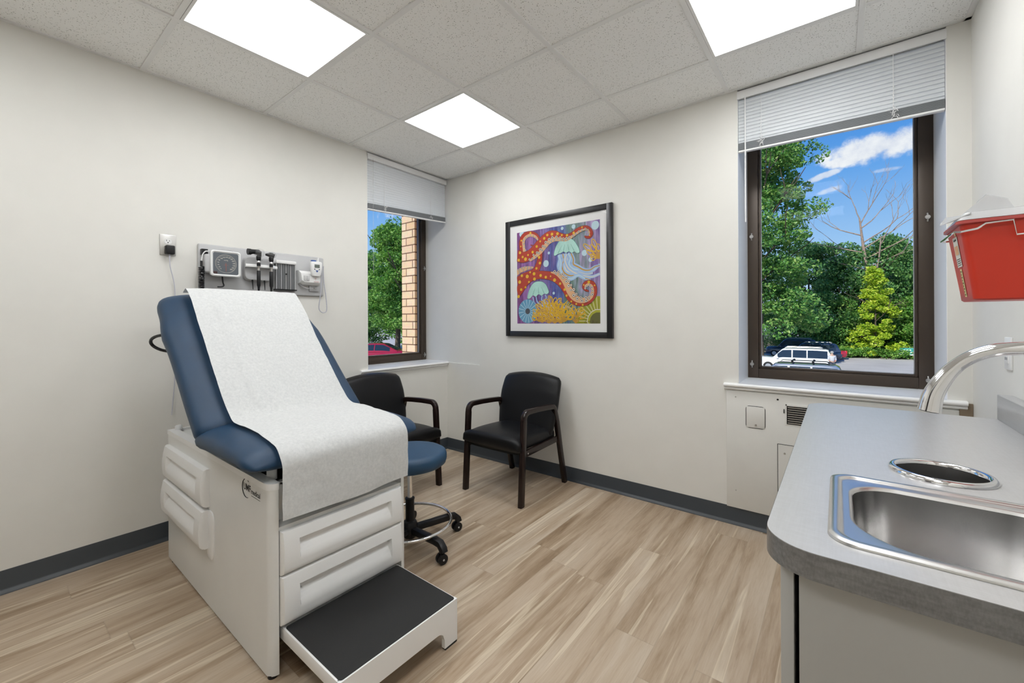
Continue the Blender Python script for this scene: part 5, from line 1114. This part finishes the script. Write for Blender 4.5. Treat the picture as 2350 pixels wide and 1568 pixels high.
    for xx in (.82, Lc - .92):
        for sg in (-1, 1):
            w = MB(); w.tube([(xx, sg * (hw - .22), .34), (xx, sg * (hw - .20), .34), (xx, sg * (hw + .0), .34), (xx, sg * (hw + .012), .34)], [.30, .34, .34, .30], MT['tyre'], 24); w.tube([(xx, sg * (hw + .005), .34), (xx, sg * (hw + .02), .34)], [.21, .19], MT['silver_car'], 24)
            obj('wheel', w, None, t)
    for sg in (-1, 1):
        obj('tail_light', B((Lc - .22, sg * hw * .72 - .10, belt - .26), (Lc + .005, sg * hw * .72 + .10, belt - .02), None, .03), MT['tail'], t)
        obj('door_mirror', B((1.35, sg * (hw + .02) - .09, belt - .02), (1.50, sg * (hw + .02) + .09, belt + .12), None, .04), paint, t)
    if rack:
        r = MB()
        for sg in (-1, 1): r.tube([(1.9, sg * hw * .68, hgt + .01), (2.0, sg * hw * .68, hgt + .06), (Lc - .9, sg * hw * .68, hgt + .06), (Lc - .75, sg * hw * .68, hgt + .0)], .022, None, 8)
        if rack == 2:
            for xx in (2.5, 3.35): r.rect_path([(xx, -hw * .8, hgt + .12), (xx, hw * .8, hgt + .12)], (.04, .015), (1, 0, 0), None, .008); r.box((xx - .05, -hw * .72, hgt + .03), (xx + .05, -hw * .62, hgt + .13), None, .01); r.box((xx - .05, hw * .62, hgt + .03), (xx + .05, hw * .72, hgt + .13), None, .01)
        obj('roof_rack', r, MT['dark'] if rack == 2 else MT['steelp'], t)
    t.location = (x, y, GZ if gz is None else gz); t.rotation_euler = (0, 0, rot)
    return t
car('car', 'silver car with black roof racks parked nearest the large window', -1.35, 23.0, 0, 4.75, 1.72, 1.85, MT['silver_car'], 'suv', 2)
car('car', 'white estate car with dark side windows in the car park', -2.15, 35.9, radians(.5), 4.95, 1.76, 1.9, MT['white_car'], 'suv', 1)
car('car', 'dark blue car with red tail lights behind the white car', -1.55, 47.2, 0, 4.8, 1.70, 1.9, MT['dark_car'], 'suv', 1)
car('car', 'second dark car furthest back under the trees', -3.3, 51.0, 0, 4.8, 1.90, 1.9, MT['dark_car'], 'suv', 1)
car('car', 'bright red car mostly hidden behind the dark blue car', -.75, 49.9, 0, 4.4, 1.36, 1.8, MT['red_car'], 'sedan')
car('car', 'crimson saloon seen through the corner window', -25.3, 13.6, radians(38), 4.8, 1.45, 1.85, MT['red_car'], 'sedan', gz=GL)
car('car', 'pale blue saloon behind the crimson one', -25.6, 18.6, radians(38), 4.8, 1.50, 1.85, MT['blue_car'], 'sedan', gz=GL)
car('car', 'black car in the shade at the edge of the corner window view', -36.5, 16.0, radians(38), 4.8, 1.75, 1.85, MT['dark_car'], 'suv', gz=GL)

# person standing by the white car
t = thing('person', 'person in a pale grey shirt standing behind the silver car', 'person', (0, 0, 0))
def skinbody(name, verts, edges, radii, mat, parent, lv=1):
    me = bpy.data.meshes.new(name); me.from_pydata([Vector(v) for v in verts], edges, []); me.update()
    o = bpy.data.objects.new(name, me); COL.objects.link(o); o.parent = parent
    md = o.modifiers.new('skin', 'SKIN'); md.use_smooth_shade = True
    sv = me.skin_vertices[0].data if me.skin_vertices else None
    if sv is None:
        bpy.context.view_layer.update()
    for i, r in enumerate(radii): me.skin_vertices[0].data[i].radius = (r, r); me.skin_vertices[0].data[i].use_root = (i == 0)
    sb = o.modifiers.new('sub', 'SUBSURF'); sb.levels = lv; sb.render_levels = lv
    bpy.context.view_layer.update()
    dg = bpy.context.evaluated_depsgraph_get(); m2 = bpy.data.meshes.new_from_object(o.evaluated_get(dg)); o.modifiers.clear(); o.data = m2; m2.name = name
    m2.materials.clear(); m2.materials.append(mat); m2.polygons.foreach_set('use_smooth', [True] * len(m2.polygons)); return o
V = [(0, 0, .93), (0, 0, 1.1), (0, .0, 1.28), (0, 0, 1.42), (0, -.01, 1.48), (0, -.03, 1.58), (0, -.03, 1.64),
     (.10, 0, .86), (.11, -.01, .48), (.11, .01, .09), (.12, -.12, .04), (-.10, 0, .86), (-.11, -.01, .48), (-.11, .01, .09), (-.12, -.12, .04),
     (.17, 0, 1.38), (.22, -.02, 1.12), (.14, -.22, 1.02), (.08, -.30, 1.03), (-.17, 0, 1.38), (-.22, -.02, 1.12), (-.14, -.22, 1.02), (-.08, -.30, 1.03)]
E_ = [(0, 1), (1, 2), (2, 3), (3, 4), (4, 5), (5, 6), (0, 7), (7, 8), (8, 9), (9, 10), (0, 11), (11, 12), (12, 13), (13, 14), (3, 15), (15, 16), (16, 17), (17, 18), (3, 19), (19, 20), (20, 21), (21, 22)]
R_ = [.15, .14, .16, .12, .055, .085, .08, .10, .065, .045, .04, .10, .065, .045, .04, .065, .045, .035, .035, .065, .045, .035, .035]
try:
    skinbody('body', V, E_, R_, MT['skin'], t)
    skinbody('shirt', [(0, 0, .96), V[2], (0, 0, 1.44), V[15], V[16], V[19], V[20], (.2, -.06, 1.09), (-.2, -.06, 1.09), V[1]], [(0, 9), (9, 1), (1, 2), (2, 3), (3, 4), (2, 5), (5, 6), (4, 7), (6, 8)], [.18, .19, .13, .09, .062, .09, .062, .058, .058, .178], MT['shirt'], t)
    skinbody('trousers', [V[0], V[7], V[8], V[9], V[11], V[12], V[13]], [(0, 1), (1, 2), (2, 3), (0, 4), (4, 5), (5, 6)], [.17, .115, .085, .07, .115, .085, .07], MT['jeans'], t)
except Exception as ex:
    print('person failed', ex)
hh = MB(); hh.lathe([(.098, -.03), (.104, .02), (.092, .07), (.05, .105), (.005, .112)], (0, -.02, 1.62), n=16); obj('hair', hh, MT['greyhair'], t)
t.location = (2.62, 33.7, GZ); t.rotation_euler = (0, 0, radians(20))

# signs
def sign(label, x, y, zt, w, h, cols, px):
    t = thing('parking_sign', label, 'sign', (x, y, GZ))
    obj('post', MB().cyl((x, y, GZ), (x, y, zt), .03, None, 10), MT['post'], t)
    m = B((x - w / 2, y - .05, zt - h), (x + w / 2, y - .02, zt), MT[cols[1]], .01); m.box((x - w / 2 + .01, y - .058, zt - h * .5), (x + w / 2 - .01, y - .048, zt - .01), MT[cols[0]])
    for k in range(4): m.box((x - w * .35 + w * .18 * k, y - .06, zt - h * .38), (x - w * .35 + w * .18 * k + w * .1, y - .056, zt - h * .2), MT['signwhite']); m.box((x - w * .38 + w * .2 * k, y - .056, zt - h * .85), (x - w * .38 + w * .2 * k + w * .12, y - .049, zt - h * .65), MT[cols[0]])
    obj('panel', m, None, t)
sign('green and white sign on a post in front of the shrubs', 8.2, 53.0, -1.55, 1.15, .72, ('signgreen', 'signwhite'), 0)
sign('small grey sign on a thin post among the trees', 2.8, 56.5, 1.3, .45, .5, ('post', 'signwhite'), 0)

# trees
def leaves(mb, clusters, size, rr, flat=.5):
    """clusters: (cx, cy, cz, rx, ry, rz, n). Each leaf a folded two-facet blade."""
    vs = []; fs = []
    for (cx, cy, cz, rx, ry, rz, n) in clusters:
        for _ in range(n):
            while True:
                x, y, z = rr.uniform(-1, 1), rr.uniform(-1, 1), rr.uniform(-1, 1); d = x * x + y * y + z * z
                if .12 < d < 1: break
            f = d ** -.18; px, py, pz = cx + x * rx * f, cy + y * ry * f, cz + z * rz * f
            s = size * rr.uniform(.6, 1.3)
            u = Vector((rr.gauss(0, 1), rr.gauss(0, 1), rr.gauss(0, .8) - .3)).normalized(); w = u.cross(Vector((rr.gauss(0, 1), rr.gauss(0, 1), rr.gauss(0, 1) + .9))).normalized(); nn = u.cross(w)
            p = Vector((px, py, pz)); k = len(vs)
            vs += [p - u * s, p - w * s * .55 + nn * s * .12, p + u * s, p + w * s * .55 + nn * s * .12]; fs += [(k, k + 1, k + 2), (k, k + 2, k + 3)]
    return mb.add(vs, fs)
def branch(mb, p, d, l, r, depth, rr, spread=.55, n=3, tips=None):
    pts = [Vector(p)]; dd = Vector(d).normalized()
    for k in range(4): dd = (dd + Vector((rr.uniform(-.16, .16), rr.uniform(-.16, .16), rr.uniform(-.04, .12)))).normalized(); pts.append(pts[-1] + dd * l / 4)
    mb.tube(pts, [r * (1 - .45 * k / 4) for k in range(5)], None, 6)
    if tips is not None: tips.append(pts[-1])
    if depth > 0:
        for k in range(n):
            a = rr.uniform(0, 2 * pi); s = Vector((cos(a), sin(a), rr.uniform(-.1, .35))) * spread; q = pts[rr.choice((2, 3, 4))] if k else pts[4]
            branch(mb, q, dd + s, l * rr.uniform(.55, .8), r * .52, depth - 1, rr, spread * 1.05, n, tips)
def blob_clusters(cx, cy, z0, z1, R, rr, nc, n, cr=(.5, 1.0), prof=None):
    out = []
    for _ in range(nc):
        f = rr.random(); z = z0 + (z1 - z0) * f; w = R * (prof(f) if prof else sin(pi * (.12 + .80 * f)) ** .6)
        a = rr.uniform(0, 2 * pi); q = w * sqrt(rr.random()); r = rr.uniform(*cr)
        out.append((cx + q * cos(a), cy + q * sin(a), z, r, r, r * .62, n))
    return out
def tree(label, cx, cy, z0, z1, R, nc, n, mat, size=.11, cr=(.5, 1.0), seed=1, prof=None, group='leafy trees beyond the car park', name='leafy_tree', cat='tree', trunk=True, lean=0, tr=.18):
    base = GZ
    if cx > -12:
        cx = 2.98 + (cx - 2.98) * KX; cy = -2.79 + (cy + 2.79) * KX; z0 = max(1.22 + (z0 - 1.22) * KX, GZ + .5); z1 = 1.22 + (z1 - 1.22) * KX; R *= KX; cr = (cr[0] * KX, cr[1] * KX); size *= KX * .66; n = int(n * 1.7); tr *= KX
    else: base = GL; size *= .78; n = int(n * 1.35)
    rr = random.Random(seed); t = thing(name, label, cat, (cx, cy, base), group)
    if trunk:
        m = MB(); m.tube([(cx, cy, base), (cx + lean * .3, cy, base + (z0 - base) * .6), (cx + lean, cy, z0 + (z1 - z0) * .35), (cx + lean, cy, z0 + (z1 - z0) * .75)], [tr, tr * .8, tr * .55, tr * .2], None, 10)
        for k in range(7):
            a = rr.uniform(0, 2 * pi); branch(m, (cx + lean * .6, cy, z0 + (z1 - z0) * (.05 + .08 * k)), (cos(a), sin(a), .7), R * .8, tr * .35, 1, rr)
        obj('trunk', m, MT['bark'], t, smooth=60)
    obj('foliage', leaves(MB(), blob_clusters(cx + lean, cy, z0, z1, R, rr, nc, n, cr, prof), size, rr), mat, t, smooth=None)
    return t
tree('tall leafy tree filling the left side of the large window', -.5, 24.6, .75, 13.5, 2.7, 230, 130, MT['leafA'], .145, (.45, .95), 11, prof=lambda f: .86 + .16 * sin(f * 17) + (.1 if f < .4 else 0))
tree('dark green tree behind the dead tree in the middle of the view', 4.9, 36.5, -1.6, 6.7, 3.0, 110, 150, MT['leafB'], .15, (.6, 1.1), 12)
tree('dark green tree at the right edge of the large window', 9.3, 36.5, -1.4, 6.9, 3.0, 110, 150, MT['leafB'], .15, (.6, 1.1), 13)
tree('shaded tree between the tall tree and the dead tree', 1.2, 36.5, -1.6, 6.8, 2.9, 120, 150, MT['leafB'], .15, (.6, 1.1), 14)
tree('far dark tree at the back of the tree line', 7.0, 41.5, 0, 6.0, 3.2, 80, 150, MT['leafB'], .17, (.8, 1.3), 15)
tree('yellow-green sunlit tree in the centre of the large window', 4.85, 32.6, -1.7, 4.5, 1.45, 110, 62, MT['leafC'], .12, (.20, .40), 16, prof=lambda f: 1.05 - .85 * f, tr=.08)
tree('bright green bushy tree by the green sign', 7.9, 34.2, -1.8, 2.6, 2.2, 70, 150, MT['leafD'], .12, (.5, .9), 17, tr=.08)
tree('mid green bushy tree left of the yellow-green one', 2.3, 34.0, -1.9, 3.0, 1.9, 64, 150, MT['leafA'], .12, (.5, .9), 18, tr=.08)
for i, (lx, ly, lr, lh, lb) in enumerate(((-1.2, 36.0, 2.2, 2.2, 'low dark bush behind the parked cars'), (3.6, 32.8, 1.5, -.75, 'low shrub at the foot of the yellow-green tree'), (5.6, 32.8, 1.3, -.8, 'low shrub left of the green sign'), (7.4, 33.3, 1.4, -.8, 'low shrub just behind the green sign'), (9.4, 32.8, 1.6, -.6, 'low shrub at the right end of the car park edge'))):
    tree(lb, lx, ly, -1.2, lh, lr, 34 if lh < 0 else 60, 120, MT['leafD'] if lh < 0 else MT['leafB'], .09, (.3, .55) if lh < 0 else (.6, 1.0), 30 + i, group='shrubs at the car park edge', name='shrub', cat='shrub', trunk=False, prof=lambda f: 1)
# dead tree
rr = random.Random(5); t = thing('dead_tree', 'bare leafless tree rising above the green trees', 'dead tree', (4.6, 34.6, GZ)); m = MB()
m.tube([(4.75, 34.6, -1.25), (4.75, 34.6, 1.5), (4.6, 34.6, 4.2), (4.35, 34.6, 6.2), (4.15, 34.6, 8.2)], [.17, .15, .12, .085, .045], None, 8)
branch(m, (4.15, 34.6, 8.2), (-.45, 0, 1), 1.5, .035, 3, rr, .5); branch(m, (4.2, 34.6, 7.8), (.5, 0, 1), 1.9, .04, 3, rr, .5)
for z, dx, l in ((5.4, 1.5, 2.3), (5.8, -1.8, 2.6), (6.5, 1.1, 2.2), (7.0, -1.3, 1.7), (7.5, .7, 1.6), (6.1, .9, 2.4), (4.6, -1.4, 1.6), (4.8, 1.6, 2.0)):
    f = (z - 4.2) / 4.4; branch(m, (4.6 - .5 * f, 34.6, z), (dx, rr.uniform(-.3, .3), .6), l, .045, 3, rr, .6, 2)
m.tube([(4.85, 34.4, 3.5), (5.15, 34.4, 5.4), (5.25, 34.4, 6.8)], [.07, .055, .03], None, 6); branch(m, (5.2, 34.4, 6.2), (.4, 0, 1), 1.8, .035, 3, rr, .6, 2)
m.v = [(2.98 + (v[0] - 2.98) * KX, -2.79 + (v[1] + 2.79) * KX, 1.22 + (v[2] - 1.22) * KX) for v in m.v]
t.location = (2.98 + (4.75 - 2.98) * KX, -2.79 + (34.6 + 2.79) * KX, GZ)
obj('trunk_and_branches', m, MT['deadbark'], t, smooth=60)
# corner window trees
tree('leafy tree seen through the corner window', -26.1, 18.8, .9, 9.2, 3.3, 220, 170, MT['leafD'], .14, (.5, .95), 21, group='trees beyond the corner window', tr=.26, lean=.4, prof=lambda f: 1.0 - .55 * f)
tree('tree further back beyond the corner window', -31.0, 27.0, -1.2, 6.0, 5.0, 130, 170, MT['leafD'], .17, (.8, 1.4), 22, group='trees beyond the corner window')
tree('dark tree at the left edge of the corner window view', -37.5, 22.5, -1.4, 8.5, 4.0, 130, 170, MT['leafB'], .17, (.8, 1.4), 23, group='trees beyond the corner window')
tree('small tree right of the trunk beyond the corner window', -25.5, 27.0, -1.4, 4.4, 3.0, 90, 160, MT['leafA'], .14, (.6, 1.1), 24, group='trees beyond the corner window')
structure('trim_10', B((-12, 53.6, GZ), (60, 100, GZ + .06)), MT['mulch'])

# ------------------------------------------------------------------ light, sky, camera
sun = bpy.data.lights.new('sun', 'SUN'); sun.energy = 5.0; sun.angle = radians(.6); sun.color = (1, .95, .86)
so = bpy.data.objects.new('sun', sun); COL.objects.link(so); so.rotation_euler = Vector((.13, .84, -.62)).to_track_quat('-Z', 'Y').to_euler()
wd = bpy.data.worlds.new('sky'); SC.world = wd; wd.use_nodes = True; nt = wd.node_tree; nt.nodes.clear()
out = nt.nodes.new('ShaderNodeOutputWorld'); bg = nt.nodes.new('ShaderNodeBackground'); L(nt, bg.outputs[0], out.inputs['Surface'])
tc = N(nt, 'ShaderNodeTexCoord'); sep = N(nt, 'ShaderNodeSeparateXYZ'); L(nt, tc.outputs['Generated'], sep.inputs[0])
rz = ramp(nt, [(0.0, (.60, .75, .95)), (.14, (.36, .60, .95)), (.28, (.13, .38, .87)), (.40, (.055, .25, .75)), (1.0, (.03, .14, .50))]); L(nt, sep.outputs['Z'], rz.inputs['Fac'])
A_ = mathn(nt, 'DIVIDE', sep.outputs['X'], mathn(nt, 'MAXIMUM', sep.outputs['Y'], .05)); B_ = mathn(nt, 'DIVIDE', sep.outputs['Z'], mathn(nt, 'MAXIMUM', sep.outputs['Y'], .05))
cv = N(nt, 'ShaderNodeCombineXYZ'); L(nt, A_, cv.inputs[0]); L(nt, B_, cv.inputs[1])
nz = N(nt, 'ShaderNodeTexNoise', Scale=22.0, Detail=8.0, Roughness=.6); L(nt, cv.outputs[0], nz.inputs['Vector'])
cloud = None
for (ca, cb2, ra, rb, amt, tilt) in ((.058, .312, .082, .030, 1.0, .06), (.02, .300, .045, .014, 1.0, .1), (-.022, .276, .030, .0075, .75, .25), (-.010, .248, .022, .0065, .65, .2), (.070, .268, .022, .0045, .4, .0), (-.9, .42, .5, .05, .8, 0), (.9, .34, .4, .05, .8, 0)):
    da = mathn(nt, 'SUBTRACT', A_, ca); db = mathn(nt, 'SUBTRACT', mathn(nt, 'SUBTRACT', B_, cb2), mathn(nt, 'MULTIPLY', da, tilt))
    e = mathn(nt, 'ADD', mathn(nt, 'POWER', mathn(nt, 'DIVIDE', da, ra), 2.0), mathn(nt, 'POWER', mathn(nt, 'DIVIDE', db, rb), 2.0))
    v = mathn(nt, 'SUBTRACT', mathn(nt, 'ADD', 1.0, mathn(nt, 'MULTIPLY', mathn(nt, 'SUBTRACT', nz.outputs['Fac'], .5), 3.2)), e)
    mr = N(nt, 'ShaderNodeMapRange', interpolation_type='SMOOTHSTEP'); L(nt, v, mr.inputs['Value']); mr.inputs['From Min'].default_value = -.15; mr.inputs['From Max'].default_value = .75; mr.inputs['To Max'].default_value = amt
    cloud = mr.outputs[0] if cloud is None else mathn(nt, 'MAXIMUM', cloud, mr.outputs[0])
cc = ramp(nt, [(.35, (.72, .75, .88)), (.6, (.95, .95, 1.0))]); L(nt, nz.outputs['Fac'], cc.inputs['Fac'])
mx = N(nt, 'ShaderNodeMixRGB'); L(nt, cloud, mx.inputs['Fac']); L(nt, rz.outputs[0], mx.inputs['Color1']); L(nt, cc.outputs[0], mx.inputs['Color2'])
L(nt, mx.outputs['Color'], bg.inputs['Color']); bg.inputs['Strength'].default_value = 1.0

cam = bpy.data.cameras.new('camera'); co = bpy.data.objects.new('camera', cam); COL.objects.link(co); SC.camera = co
cam.sensor_width = 36; cam.lens = 958.6469 / 2350 * 36; cam.shift_y = -(784 - 737.6335) / 2350; cam.clip_start = .02; cam.clip_end = 400
th, ro = -.6632, -.0044
F_ = Vector((sin(th), cos(th), 0)); R0 = Vector((cos(th), -sin(th), 0)); U0 = R0.cross(F_)
Rv = R0 * cos(ro) + U0 * sin(ro); Uv = U0 * cos(ro) - R0 * sin(ro)
mt = Matrix((Rv, Uv, -F_)).transposed().to_4x4(); mt.translation = Vector((2.9818, -2.7947, 1.2212)); co.matrix_world = mt
SC.view_settings.view_transform = 'Standard'; SC.view_settings.look = 'None'; SC.view_settings.gamma = 1; SC.view_settings.exposure = 0
SC.view_settings.use_curve_mapping = False
SC.cycles.use_denoising = True; SC.cycles.max_bounces = 6; SC.cycles.diffuse_bounces = 4; SC.cycles.glossy_bounces = 3; SC.cycles.transmission_bounces = 6; SC.cycles.transparent_max_bounces = 12
SC.cycles.caustics_reflective = False; SC.cycles.caustics_refractive = False; SC.cycles.sample_clamp_indirect = 6
SC.cycles.use_adaptive_sampling = True; SC.cycles.adaptive_threshold = .05; SC.cycles.adaptive_min_samples = 16
